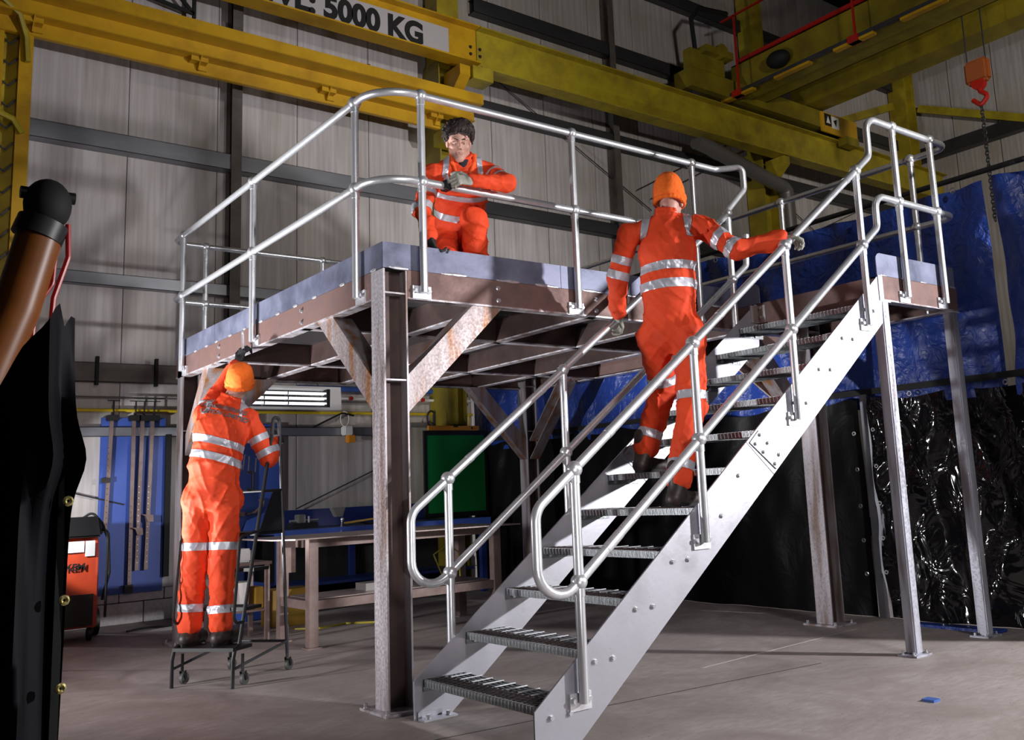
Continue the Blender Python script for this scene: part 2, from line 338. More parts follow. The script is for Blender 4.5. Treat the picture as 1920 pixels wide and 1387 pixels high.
# horizontal cladding rails (C purlins) on the back wall
def purlin(n, x0, x1, z, d=.16, h=.19, m='steelg'):
    b = MB(); y = YW-.002
    b.box((x0,y-d,z),(x1,y-d+.006,z+h)); b.box((x0,y-d,z),(x1,y,z+.005)); b.box((x0,y-d,z+h-.005),(x1,y,z+h)); b.box((x0,y-.006,z),(x1,y,z+.03))
    return struct(b.build('trim_%d' % n, M[m]))
M['dkrail'] = mat('dark_rail_steel', (.045,.045,.05), .45, .3, (.07,.07,.075), 2, stretch=(.3,1,1))
purlin(1, -8, 4.1, 5.03); purlin(2, 4.5, XR, 5.03, m='dkrail'); purlin(3, -8, XR, 3.53, d=.12, h=.13)
purlin(4, 4.5, XR, 6.5, m='dkrail', h=.22); purlin(5, 4.5, XR, 8.05, m='dkrail', h=.22); purlin(6, -8, 3.25, 1.93, d=.07, h=.1)
purlin(7, -8, 1.0, 2.5, d=.1, h=.2, m='post'); purlin(8, 4.5, XR, 9.4, m='dkrail', h=.22)
# brackets of the old ledge
for i,x in enumerate((-.28,.30)):
    MB().box((x,YW-.16,2.46),(x+.03,YW-.1,2.76)).build('rail_bracket', M['dark'], bpy.data.objects['trim_7'])
# slim wind posts and the fascia trunking
for n,x in ((9,1.06),(10,7.05)):
    b = MB(); b.box((x,YW-.2,0),(x+.12,YW-.19,11)); b.box((x+.055,YW-.19,0),(x+.065,YW,11)); b.box((x,YW-.012,0),(x+.12,YW,11)); struct(b.build('trim_%d'%n, M['post']))
b = MB(); b.box((-1.32,YW-.3,0),(-1.14,YW-.285,11)); b.box((-1.235,YW-.285,0),(-1.225,YW,11)); struct(b.build('trim_11', M['post']))
# loose stay wires on the wall
def wire(pts, r, m, name, label, cat='cable', group=None, n=6):
    return tag(MB().tube(pts, r, n).build(name, m), label, cat, group)

# ================================================================ CRANE STEELWORK
def ibeam_col(name, x, w, y0, y1, z0, z1, m, par=None, t=.018):
    b = MB(); b.box((x,y0,z0),(x+t,y1,z1)); b.box((x+w-t,y0,z0),(x+w,y1,z1)); b.box((x+t,(y0+y1)/2-.008,z0),(x+w-t,(y0+y1)/2+.008,z1))
    return b.build(name, m, par)
def hcol(b, x, y, wx, wy, z0, z1, t=.014):   # flanges perpendicular to Y
    b.box((x,y,z0),(x+wx,y+t,z1)); b.box((x,y+wy-t,z0),(x+wx,y+wy,z1)); b.box((x+wx/2-.006,y+t,z0),(x+wx/2+.006,y+wy-t,z1))
for i,(x,lab) in enumerate(((3.72,'tall yellow crane column behind the kneeling man against the wall'),(10.35,'yellow crane column near the blue tarp under the long runway beam'),(15.3,'distant yellow column in the far corner of the hall'))):
    W_ = .29 if i==0 else .36; t = thing('crane_column', lab, 'column', (x+.2,5.8,0))
    b = MB(); b.box((x,5.62,0),(x+.02,6.03,7.0 if i<2 else 10.5)); b.box((x+W_,5.62,0),(x+W_+.02,6.03,7.0 if i<2 else 10.5)); b.box((x+.02,5.81,0),(x+W_,5.83,7.0 if i<2 else 10.5))
    b.build('shaft', M['yelb' if i==0 else 'yeld'], t)  # darker yellow on the first shaft puts its dim light into the colour
    if i<2:
        MB().prism([(5.62,6.3),(5.2,6.65),(5.2,6.79),(5.62,6.79)],'x',x+.08,x+.24).build('bracket', M['yel'] if i==0 else M['yeld'], t)
        b = MB(); b.box((x+.02,5.66,6.9),(x+.36,5.98,11)); b.build('upper_shaft', M['yeld'], t)
# runway beam, two lengths
def runway(name, x0, x1, y, z0, z1, m, lab):
    t = thing(name, lab, 'beam', ((x0+x1)/2,y,z0))
    b = MB(); b.box((x0,y-.008,z0+.02),(x1,y+.008,z1-.02)); b.build('web', m, t)
    MB().box((x0,y-.13,z0),(x1,y+.13,z0+.02)).build('bottom_flange', m, t); MB().box((x0,y-.13,z1-.02),(x1,y+.13,z1)).build('top_flange', m, t)
    MB().box((x0,y-.03,z1),(x1,y+.03,z1+.05)).build('rail', M['dkrail'], t)
    return t
RY = 5.3
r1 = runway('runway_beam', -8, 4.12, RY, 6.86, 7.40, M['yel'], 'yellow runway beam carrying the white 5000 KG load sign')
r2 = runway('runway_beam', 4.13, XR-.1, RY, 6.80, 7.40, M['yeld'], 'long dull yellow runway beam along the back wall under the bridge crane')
b = MB(); b.box((3.98,RY-.14,6.62),(4.3,RY+.14,6.8)); b.build('splice_block', M['yeld'], r2)
for dx in (-.12,.03):
    for z in (7.02,7.12): bolt((4.12+dx+.03,RY-.009,z), (0,-1,0), r1 if dx<0 else r2, .018, .015, 'dbolt')
sg = tag(MB().box((.55,RY-.013,6.90),(3.69,RY-.0085,7.29)).build('load_sign', M['sign']), 'white load sign reading SWL: 5000 KG on the yellow runway beam', 'sign')
text_mesh('SWL: 5000 KG', .40, M['dark'], frame4((1.02,RY-.0145,6.955),(1,0,0),(0,0,1)), bold=.02, name='lettering', parent=sg, sx=.93)
# stepped lower track beam in front of the wall
t = thing('track_beam', 'bright yellow stepped track beam below the runway with small gussets', 'beam', (1.5,5.2,6))
MB().box((-8,4.995,6.19),(4.02,5.005,6.32)).build('web', M['yel'], t)
MB().box((-8,5.005,6.186),(4.02,5.24,6.195)).build('bottom_flange', M['yel'], t)
MB().box((-8,5.236,6.055),(4.02,5.246,6.186)).build('web', M['yel'], t)
MB().box((-8,5.246,6.051),(4.05,5.41,6.06)).build('bottom_flange', M['yel'], t)
MB().box((-8,5.409,5.905),(3.6,5.419,6.051)).build('web', M['yel'], t)
MB().box((-8,5.419,5.901),(3.6,5.47,5.908)).build('bottom_flange', M['yel'], t)
MB().box((-8,5.30,6.32),(4.02,5.31,6.40)).build('web', M['yeld'], t)
for x in (-1.08,.52,2.02,3.5):
    MB().prism([(5.25,6.05),(5.41,6.05),(5.41,5.93),(5.38,5.93)],'x',x,x+.012).add([(x-.0,5.38,5.93),(x+.1,5.38,5.93),(x+.1,5.41,5.93),(x,5.41,5.93)],[(0,1,2,3)]).box((x-.09,5.30,6.0),(x+.09,5.41,6.05)).build('gusset', M['yel'], t)
MB().box((3.62,5.3,5.72),(3.98,5.62,5.90)).build('end_bracket', M['yeld'], t)
# lattice mast on the far left
t = thing('lattice_mast', 'yellow lattice mast with chevron lacing at the left end of the beams', 'mast', (-1.2,5.5,0))
MB().box((-1.34,5.44,0),(-1.30,5.56,6.0)).build('chord', M['yel'], t); MB().box((-1.17,5.42,0),(-1.05,5.46,6.0)).build('chord', M['yel'], t); MB().box((-1.33,5.57,0),(-1.07,5.58,6.0)).build('back_plate', M['yeld'], t)
for k in range(26):
    z = .3+k*.22; MB().beam((-1.31,5.46,z+.03),(-1.245,5.46,z-.02),.01,.016).beam((-1.245,5.46,z-.02),(-1.17,5.46,z+.07),.01,.016).build('lacing', M['dkrail'], t)
wire([(-1.75,5.2,6.0),(-1.45,5.15,6.16),(-1.2,5.3,6.05),(-1.12,5.38,5.85),(-1.1,5.38,5.6)], .03, M['yeld'], 'conduit', 'yellow bent conduit joining the top of the lattice mast', 'conduit')
wire([(-2.2,5.3,5.12),(-1.5,5.3,5.06),(-1.2,5.38,4.98),(-1.12,5.38,4.85)], .03, M['yeld'], 'conduit', 'lower yellow bent conduit halfway up the lattice mast', 'conduit')
# bridge crane
t = thing('bridge_crane', 'dull yellow overhead bridge crane spanning out from the runway beam', 'crane', (10,2,7.6))
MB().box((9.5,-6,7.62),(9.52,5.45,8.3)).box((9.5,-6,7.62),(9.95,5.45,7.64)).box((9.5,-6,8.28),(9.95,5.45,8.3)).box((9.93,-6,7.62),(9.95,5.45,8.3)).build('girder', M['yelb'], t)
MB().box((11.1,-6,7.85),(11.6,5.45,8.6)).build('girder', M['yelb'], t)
MB().box((9.1,-6,7.56),(9.5,5.2,7.6)).build('walkway', M['yelb'], t)
MB().box((9.0,-6,7.5),(9.06,5.2,7.56)).build('cable_tray', M['dkrail'], t)
MB().box((9.46,-6,8.3),(9.5,5.3,8.36)).build('kick_rail', M['red'], t)
for y in (4.9,2.6,.4,-1.8,-4): 
    MB().box((9.02,y,7.5),(9.05,y+.03,8.9)).build('handrail_post', M['red'], t); MB().box((8.97,y-.06,7.46),(9.12,y+.12,7.56)).build('post_foot', M['red'], t)
MB().box((9.02,-6,8.88),(9.05,5.2,8.91)).build('handrail', M['red'], t)
for k in range(9): MB().box((9.0,4.6-k*1.15,7.46),(9.1,5.3-k*1.15,7.5)).build('edge_plate', M['yel'], t)
MB().box((8.1,RY-.2,7.5),(12.5,RY+.18,7.82)).build('end_truck', M['yelb'], t)
MB().box((8.1,RY-.22,7.82),(8.9,RY-.05,8.15)).box((8.35,RY-.35,8.1),(9.0,RY-.05,8.22)).build('end_frame', M['yelb'], t)
MB().cyl((8.75,RY-.36,8.2),(8.75,RY-.15,8.2),.12,16).build('motor', M['yelb'], t)
MB().sphere((9.35,4.3,7.95),.16,12,8,(1,1.4,.9)).build('drive_motor', M['dark'], t)
for x in (8.35,12.1): MB().cyl((x,RY-.06,7.5),(x,RY+.06,7.5),.1,18).build('wheel', M['dkrail'], t)
MB().box((11.45,RY-.23,7.42),(12.55,RY-.2,7.80)).build('end_plate', M['yel'], t)
MB().box((11.55,RY-.235,7.55),(11.75,RY-.23,7.78)).build('warning_label', M['dark'], t)
MB().box((11.76,RY-.235,7.53),(11.98,RY-.23,7.76)).build('warning_label', M['white'], t)
MB().prism([(11.59,7.6),(11.71,7.6),(11.65,7.74)],'y',RY-.24,RY-.236).build('hazard_mark', M['white'], t)
MB().prism([(11.81,7.68),(11.92,7.72),(11.88,7.57)],'y',RY-.24,RY-.236).build('hazard_mark', M['dark'], t)
MB().box((12.1,RY-.28,7.28),(12.5,RY-.1,7.44)).build('buffer', M['yelb'], t)
wire([(8.35,5.2,8.2),(8.3,5.2,8.75),(8.5,5.2,9.0),(9.2,5.2,9.1)], .04, M['dark'], 'cable', 'dark loop of cable standing above the end of the bridge crane')
# hook block and chain
M['orangeh'] = mat('faded_orange', (.35,.09,.02), .6)

t = thing('hook_block', 'orange hook block hanging from the bridge crane with a rusty chain', 'hook', (10.35,1.5,6.9))
MB().box((10.28,1.32,6.72),(10.44,1.68,7.08)).build('block_housing', M['orangeh'], t, bevel=.04)
for y in (1.36,1.64): MB().cyl((10.36,y,7.05),(10.36,y,8.9),.012,6).build('hoist_rope', M['dkrail'], t)
MB().cyl((10.31,1.5,6.72),(10.41,1.5,6.72),.1,16).build('sheave', M['red'], t)
MB().tube(fillet([(10.36,1.5,6.7),(10.36,1.5,6.6),(10.36,1.38,6.5),(10.36,1.5,6.38),(10.36,1.62,6.5)],.05),.035,8).build('hook', M['red'], t)
chain = MB()
for k in range(34):
    z = 6.38-k*.052; r_ = .028; pts = [(10.36+(r_*math.cos(a) if k%2 else 0), 1.5+(0 if k%2 else r_*math.cos(a)), z+.038*math.sin(a)) for a in [2*math.pi*i/8 for i in range(9)]]
    chain.tube(pts, .009, 5, caps=False)
o = chain.build('chain', M['dkrail'], t); stuff(o)
# braces and pipes beyond
for a,b_,lab in (((13.2,5.95,8.25),(15.25,5.95,9.05),'yellow wind brace rising to the far corner column along the back wall'),((15.8,5.6,9.0),(15.8,-1,6.1),'yellow brace falling across the far right wall')):
    tag(MB().beam(a,b_,.14,.16).build('wind_brace', M['yeld']), lab, 'brace')
tag(MB().beam((15.85,6,7.95),(15.85,-6,7.95),.2,.28).build('wall_girt', M['dkrail']), 'thick dark girt along the far right wall above the tarp', 'beam')
tag(MB().tube(fillet([(8.5,5.47,6.74),(8.8,5.47,6.70),(10.78,5.47,6.30),(10.82,5.47,4.2),(10.82,5.47,.1)],[.2,.15,.1]),.13,14).build('extract_duct', M['duct']), 'grey duct sloping down beside the yellow column then dropping behind the tarp', 'duct')
tag(MB().beam((10.76,5.8,6.5),(12.2,5.95,4.7),.12,.14).build('knee_strut', M['yeld']), 'short yellow strut slanting down right of the grey duct', 'strut')
for i,(a,b_) in enumerate((((7.6,6.0,5.9),(10.0,6.0,7.2)),((7.9,6.0,5.8),(10.3,6.0,7.1)),((4.6,6.0,7.3),(7.9,6.0,5.6)),((11.3,6.0,6.3),(13.9,6.0,5.0)),((11.2,6.0,5.4),(13.8,6.0,6.5)))):
    wire([a,b_], .009, M['dkrail'], 'bracing_wire', ['upper thin bracing wire rising right of the slim post','lower thin bracing wire rising right of the slim post','thin bracing wire falling from the yellow column to the slim post','thin bracing wire falling right of the duct','thin bracing wire rising right of the duct'][i], 'wire')
wire([(-.75,6.0,1.45),(.05,6.0,1.22)], .008, M['dkrail'], 'bracing_wire', 'thin wire on the wall left of the blue clamp board', 'wire')
wire([(1.9,6.0,1.08),(3.25,6.0,1.65)], .008, M['dkrail'], 'bracing_wire', 'thin wire slanting up the pale wall behind the workbench', 'wire')
wire([(1.1,6.0,6.35),(2.9,6.0,6.85)], .009, M['dkrail'], 'bracing_wire', 'thin wire on the wall between track beam and runway beam', 'wire')
b = MB()
for p,q in (((-.05,5.9,6.9),(-.05,5.9,8.2)),((.62,5.9,6.8),(.62,5.9,8.2)),((-.05,5.9,6.95),(.62,5.9,6.85)),((.0,5.9,7.5),(.6,5.9,6.87))): b.beam(p,q,.03,.04)
tag(b.build('cable_bracket', M['dark']), 'dark hanging frame above the left end of the track beam', 'frame')

# ================================================================ CURTAINS ON THE RIGHT (x = 4.2)
XC = 4.34
def sheet(name, y0, y1, z0, z1, m, fold, ny=140, nz=70, sag=0., seed=0, x=XC):
    rs = np.random.RandomState(seed); vs = []; yy = np.linspace(y0,y1,ny+1); zz = np.linspace(z0,z1,nz+1)
    ph = rs.rand(12)*6.28; fr = rs.uniform(4,26,8); sl = rs.uniform(-.9,.9,8)
    Y,Z = np.meshgrid(yy,zz,indexing='ij'); D = np.zeros_like(Y)
    for i in range(8): D += np.sin(fr[i]*(Y+sl[i]*(Z-z1)*.6)+ph[i]+1.2*np.sin(2.1*Z+ph[(i+3)%8]))/(1+fr[i]*.12)
    D *= fold*(.5+.7*(Z-z0)/(z1-z0)*0+.5*np.abs(np.sin(Y*.9+ph[8])))
    # swags between the eyelets at the top
    s = np.abs(np.sin((Y-y0)*math.pi/.75)); D += .02*(s**.5)*np.exp(-(z1-Z)*3)
    Zs = Z-sag*s*np.exp(-(z1-Z)*2)
    X = x-D
    vs = np.stack([X,Y,Zs],-1).reshape(-1,3).tolist(); fs = []
    for i in range(ny):
        for j in range(nz):
            a = i*(nz+1)+j; fs.append((a,a+nz+1,a+nz+2,a+1))
    me = bpy.data.meshes.new(name); me.from_pydata(vs,[],fs); me.materials.append(m); finish(me,80)
    o = bpy.data.objects.new(name, me); COL.objects.link(o); return o
t1 = thing('tarpaulin', 'long blue tarpaulin hung behind the platform and stairs', 'tarpaulin', (XC,2,1.8))
s1 = sheet('cloth', 6.0,-1.42,1.70,3.36,M['tarp'],.028,260,60,.03,3,x=XC+.02); s1.parent = t1; s1.matrix_parent_inverse = Matrix.Translation(-wloc(t1))
t2 = thing('tarpaulin', 'short blue tarpaulin at the right edge beyond a narrow gap', 'tarpaulin', (XC,-2,1.8))
s2 = sheet('cloth', -1.50,-2.75,1.62,3.36,M['tarp'],.05,90,60,.02,5,x=XC+.02); s2.parent = t2; s2.matrix_parent_inverse = Matrix.Translation(-wloc(t2))
M['eye'] = mat('steel_eyelet', (.5,.5,.52), .3, .9)
def eyelet(x,y,z,par,nx=(-1,0,0),m='eye',r=.022):
    n = Vector(nx); a = n.orthogonal().normalized(); c = n.cross(a)
    pts = [Vector((x,y,z))+(a*math.cos(k*math.pi/4)+c*math.sin(k*math.pi/4))*r for k in range(9)]
    return MB().tube(pts,.006,6,caps=False).build('eyelet', M[m], par)
for k in range(9): eyelet(XC-.045,5.6-k*.85,3.32,t1)
sheets = [('long black plastic sheet hung under the blue tarpaulin behind the stairs',6.0,-.13,11,200),('crinkled shiny black plastic sheet behind the right landing legs',-.24,-2.75,13,120)]
BS = []
for i,(lab,y0,y1,sd,ny) in enumerate(sheets):
    t = thing('plastic_sheet', lab, 'sheet', (XC,(y0+y1)/2,0)); c = sheet('sheeting', y0,y1,.004,1.80,M['blk2' if i else 'blk'],.02+.03*i,ny,60,.05,sd); c.parent = t; c.matrix_parent_inverse = Matrix.Translation(-wloc(t)); BS.append(t)
for k,y in enumerate((-.05,-.1)): 
    pass
for z in (.35,.62,.9,1.2,1.5):
    eyelet(XC-.06,-.09,z,BS[0],r=.014); eyelet(XC-.06,-.28,z+.02,BS[1],r=.014)
for y in (-.65,-1.05,-1.45,-1.85): eyelet(XC-.06,y,1.78,BS[1],r=.018)
tag(MB().cyl((XC-.02,6.0,3.41),(XC-.02,-2.8,3.41),.022,10).build('curtain_pole', M['dark']), 'dark upper pole carrying the blue tarpaulins', 'pole')
tag(MB().beam((XC,6.0,1.84),(XC,-2.8,1.84),.03,.05).build('curtain_rail', M['dark']), 'dark lower rail between blue tarpaulin and black sheets', 'rail')
tag(MB().box((XC-.03,-.215,0),(XC+.03,-.155,1.82)).build('curtain_post', M['steelg']), 'slim grey post between the two black plastic sheets', 'post')
tag(MB().box((4.06,-1.30,.0),(4.2,-.55,.02)).build('tarp_offcut', M['tarp'], bevel=.008), 'strip of blue tarp lying on the floor by the black sheet', 'offcut')
tag(MB().box((1.98,-2.05,.0),(2.04,-1.98,.012)).build('plastic_scrap', M['pipeb']), 'tiny blue scrap lying on the concrete at right', 'scrap')

# ================================================================ PLATFORM
ZD, ZT, ZB, LY, LX = 2.4795, 2.636, 2.3065, 4.056, 3.985
plat = thing('steel_platform', 'raised steel platform on columns with a blue-grey toe plate and brown edge beams', 'platform', (2,2,0))
def ucol(x, y, s=.155, z1=ZD-.004, label=None, par=plat, m='column'):
    b = MB(); t_ = .011; b.box((x,y,.015),(x+t_,y+s,z1)); b.box((x+s-t_,y,.015),(x+s,y+s,z1))
    c = b.build('column', M[m], par); MB().box((x+t_,y+s/2-.004,.015),(x+s-t_,y+s/2+.004,z1)).build('web',M['joist'],c)  # web in the darkened joist steel, shade of the recess put into colour
    MB().box((x-.05,y-.07,0),(x+s+.05,y+s+.1,.015)).build('base_plate', M['column'], c, bevel=.002)
    for dx,dy in ((-.025,-.04),(-.025,s+.07),(s+.025,-.04),(s+.025,s+.07)): bolt((x+dx,y+dy,.015),(0,0,1),c,.011,.02)
    for z in (2.33,2.20-.38): MB().box((x+t_,y+.004,z),(x+s-t_,y+s/2-.004,z+.01)).build('stiffener', M['column'], c)
    return c
cFL = ucol(0,0); cBL = ucol(0,LY-.155-.05); cFR = ucol(3.74,-.12); cBR = ucol(3.74,LY-.16)
# channel edge beams: web outward, flanges inward
def channel_x(x0,x1,y,sgn,name='edge_beam',m='rust',z0=ZB,z1=ZD,fl=.075,par=plat):
    b = MB(); b.box((x0,y,z0+.011),(x1,y+sgn*.008,z1)); b.box((x0,y+sgn*.008,z1-.011),(x1,y+sgn*fl,z1)); o = b.build(name,M[m],par)
    MB().box((x0,y,z0),(x1,y+sgn*fl,z0+.011)).build('bottom_flange',M['column'],o); return o  # paler column steel on the soffit stands in for light from below
def channel_y(y0,y1,x,sgn,name='edge_beam',m='rust',z0=ZB,z1=ZD,fl=.075,par=plat):
    b = MB(); b.box((x,y0,z0+.011),(x+sgn*.008,y1,z1)); b.box((x+sgn*.008,y0,z1-.011),(x+sgn*fl,y1,z1)); o = b.build(name,M[m],par)
    MB().box((x,y0,z0),(x+sgn*fl,y1,z0+.011)).build('bottom_flange',M['column'],o); return o  # soffit paler than the web, upward light put into the steel colour
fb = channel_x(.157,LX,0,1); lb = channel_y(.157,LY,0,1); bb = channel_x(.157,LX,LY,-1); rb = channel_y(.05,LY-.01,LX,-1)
for y in (1.165,2.855): 
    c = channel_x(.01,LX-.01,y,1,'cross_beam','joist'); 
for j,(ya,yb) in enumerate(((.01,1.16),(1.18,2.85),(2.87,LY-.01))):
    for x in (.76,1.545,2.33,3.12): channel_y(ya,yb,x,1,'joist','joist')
for i,(x0,x1) in enumerate(((.02,1.3),(1.31,2.63),(2.64,3.975))):
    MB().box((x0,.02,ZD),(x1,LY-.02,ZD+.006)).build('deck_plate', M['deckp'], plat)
# toe plates
def toe(poly_fn): pass
MB().box((0,0,ZD+.002),(1.3,.008,ZT)).build('toe_plate', M['mill'], plat); MB().box((1.304,0,ZD+.002),(2.99,.008,ZT)).build('toe_plate', M['mill'], plat)
MB().box((0,.012,ZD+.002),(.008,2.0,ZT)).build('toe_plate', M['mill'], plat); MB().box((0,2.004,ZD+.002),(.008,3.0,ZT)).build('toe_plate', M['mill'], plat); MB().box((0,3.004,ZD+.002),(.008,LY,ZT)).build('toe_plate', M['mill'], plat)
MB().box((.012,LY-.008,ZD+.002),(LX,LY,ZT)).build('toe_plate', M['mill'], plat)
MB().box((LX-.008,-1.30,ZD+.002),(LX,LY,ZT)).build('toe_plate', M['mill'], plat)
def rounded(y0,y1,z0,z1,r,side):
    pts = [(y1,z0),(y0,z0)] if side<0 else [(y0,z0),(y1,z0)]
    e = y0 if side<0 else y1
    pts2 = [(e-side*r+side*r*math.sin(a), z1-r+r*math.cos(a)) for a in [math.pi/2*(1-k/6) for k in range(7)]]
    o_ = (y1 if side<0 else y0, z1)
    return pts+pts2+[o_]
MB().prism(rounded(-.255,0,ZD+.002,ZT,.05,-1),'x',3.006,3.014).build('toe_plate', M['mill'], plat)
# weld runs along the toe plate foot
wd = MB(); random.seed(3)
for x in [.1,.5,.9,1.15,1.55,1.95,2.4,2.8]: wd.sphere((x,-.002,ZD+.006),.05,10,6,(1.3,.06,.22))
for x in [.33+.4*i for i in range(7)]: wd.sphere((x+.1,-.002,ZD+.004),.03,10,6,(1.6,.08,.25))
stuff(wd.build('weld_bead', M['weld'], plat))
wd = MB()
for y in [.12,.55,.98,1.3,1.62,1.95,2.3,2.62,2.95,3.2,3.5,3.8]: wd.sphere((-.002,y,ZD+.006),.035,10,6,(.08,1.2,.3))
stuff(wd.build('weld_bead', M['weld'], plat))
# bolts in the edge beams
for x in (.76,1.56,2.34): 
    for z in (2.35,2.43): bolt((x+.035,-.001,z),(0,-1,0),fb,.012,.012)
for y in (1.185,2.875):
    for z in (2.35,2.43): bolt((-.001,y,z),(-1,0,0),lb,.012,.012,'bolt')
# knee braces (angle/flat channel)
def knee(p,q,w,dirn,m='brace'):
    p = Vector(p); q = Vector(q); d = (q-p).normalized(); up = Vector(dirn)
    b = MB(); b.beam(p,q,.012 if False else w,.008,up)
    side = d.cross(up).normalized()
    b.beam(p+side*(w/2-.004)+up*.03, q+side*(w/2-.004)+up*.03, .008,.06,up); b.beam(p-side*(w/2-.004)+up*.03, q-side*(w/2-.004)+up*.03, .008,.06,up)
    return b.build('knee_brace', M[m], plat)
# front-left pair
knee((.155,.07,1.70),(.745,.07,ZB+.0),.1,(0,1,0)).name = 'knee_brace'
def kneeX(x0,z0,x1,z1,y,w=.155):      # flat face towards -y, in the XZ plane
    d = Vector((x1-x0,0,z1-z0)).normalized(); n = Vector((-d.z,0,d.x)); b = MB()
    hw = w/2
    def cut(o):  # clip ends vertical at column, horizontal at beam
        pass
    a = [(x0, z0-hw/d.x), (x0, z0+hw/d.x), (x1-hw/d.z, z1), (x1+hw/d.z, z1)]
    b.prism(a,'y',y,y+.008)
    for s_ in (-1,1):
        q = [(x0, z0+s_*hw/d.x), (x0, z0+s_*(hw-.012)/d.x), (x1-s_*(hw-.012)/d.z, z1), (x1-s_*hw/d.z, z1)]
        b.prism(q,'y',y+.008,y+.13)
    return b
def kneeY(y0,z0,y1,z1,x,w=.155,sgn=1):
    b = kneeX(y0,z0,y1,z1,0,w) if y1>y0 else None
    if b is None:
        b = kneeX(-y0,z0,-y1,z1,0,w); b.v = [(u,v_,w_) for (u,v_,w_) in b.v]; vs = [(x+v_*sgn,-u,w_) for (u,v_,w_) in b.v]
    else: vs = [(x+v_*sgn,u,w_) for (u,v_,w_) in b.v]
    b.v = vs; return b
bpy.data.objects.remove(bpy.data.objects['knee_brace'])
kneeX(.155,1.745,.72,ZB,.012).build('knee_brace', M['brace'], plat)
kneeY(.155,1.74,.835,ZB,.012,.15).build('knee_brace', M['brace'], plat)
kneeY(3.845,1.70,3.32,ZB,.03,.12).build('knee_brace', M['brace'], plat)
kneeX(.155,1.72,.75,ZB,LY-.19).build('knee_brace', M['brace'], plat)
b = kneeX(-3.74,1.62,-3.1,ZB,LY-.15,.15); b.v = [(-x,y,z) for x,y,z in b.v]; b.build('knee_brace', M['brace'], plat)
b = kneeX(-3.74,1.72,-3.2,ZB,.03,.13); b.v = [(-x,y,z) for x,y,z in b.v]; b.build('knee_brace', M['brace'], plat)
kneeY(3.89,1.62,3.25,ZB,3.9,.15,-1).build('knee_brace', M['brace'], plat)
kneeY(.04,1.72,.75,ZB,3.8,.13,-1).build('knee_brace', M['brace'], plat)

# ================================================================ LANDING
LW, LE, YL = 3.012, 3.98, -1.3116
land = thing('stair_landing', 'steel landing on two square legs at the head of the stairs', 'platform', (3.5,-1.3,0))
def boxleg(x,y,lab=None):
    c = MB().box((x,y,.012),(x+.08,y+.08,ZB)).build('leg', M['legst'], land, bevel=.008)
    MB().box((x-.05,y-.03,0),(x+.13,y+.11,.012)).build('base_plate', M['legst'], c)
    for dx,dy in ((-.03,.0),(.11,.0),(-.03,.08),(.11,.08)): bolt((x+dx,y+dy,.012),(0,0,1),c,.009,.016)
    MB().box((x-.01,y-.005,ZB-.008),(x+.1,y+.09,ZB)).build('cap_plate', M['zinc'], c)
boxleg(LW-.0,YL+.005); boxleg(LE-.08,YL+.005)
channel_x(LW,LE,YL,1,'edge_beam',par=land); channel_y(YL+.01,-.005,LW,1,'edge_beam',par=land); channel_y(YL+.01,-.005,LE,-1,'edge_beam',par=land)
bx = MB().prism([(LW-.03,ZD+.002),(LE-.02,ZD+.002),(LE-.02,ZT),(LW+.015,ZT),(LW-.006,ZT-.007),(LW-.025,ZT-.025),(LW-.03,ZT-.045)],'y',YL,YL+.006).build('toe_plate', M['mill'], land)
MB().box((LW-.03,YL-.004,ZB-.002),(LW+.02,YL+.003,ZD)).build('end_plate', M['string'], land)
MB().box((LW+.01,YL+.015,ZD-.04),(LE-.01,-.01,ZD-.004)).build('deck_plate', M['deckp'], land)
MB().box((LW-.09,-.235,ZB+.02),(LW-.002,-.225,ZD-.02)).build('fixing_angle', M['column'], land)
for z in (2.37,2.44): bolt((LW-.002,-.262,z),(-1,0,0),land,.011,.012)
MB().box((LW-.008,-.30,ZB+.02),(LW,-.225,ZD-.02)).build('fixing_angle', M['column'], land)
wd = MB()
for x in [3.06,3.3,3.55,3.8,3.93]: wd.sphere((x,YL-.002,ZD+.004),.03,10,6,(1.4,.08,.22))
stuff(wd.build('weld_bead', M['weld'], land))
for x in (3.1,3.7): bolt((x,YL+.09,ZB-.0),(0,0,-1),land,.013,.02)

# ================================================================ STAIRCASE
stair = thing('staircase', 'straight steel staircase with pale stringers and open grating treads', 'stairs', (1.5,-.75,0))
SL = .7735
def stringer(y0,y1,name='stringer'):
    top = lambda x: .196+SL*(x-.034)
    low = lambda x: .984+.785*(x-1.508)
    xj = 1.70
    n = Vector((1,SL)).normalized()
    a = MB().prism([(.034,.0),(.254,.0),(xj+.06,low(xj+.06)),(xj-.155,top(xj-.155)),(.034,.196)],'y',y0,y1)
    bb_ = MB().prism([(xj+.064,low(xj+.064)),(3.0,low(3.0)),(3.008,2.30),(3.008,ZD-.01),(2.985,ZD-.006),(xj-.151,top(xj-.151))],'y',y0,y1)
    return a.build(name,M['string'],stair), bb_.build(name,M['string'],stair), top, low, xj
nA,nB,top,low,xj = stringer(-1.31,-1.30); fA,fB,_,_,_ = stringer(-.225,-.215)
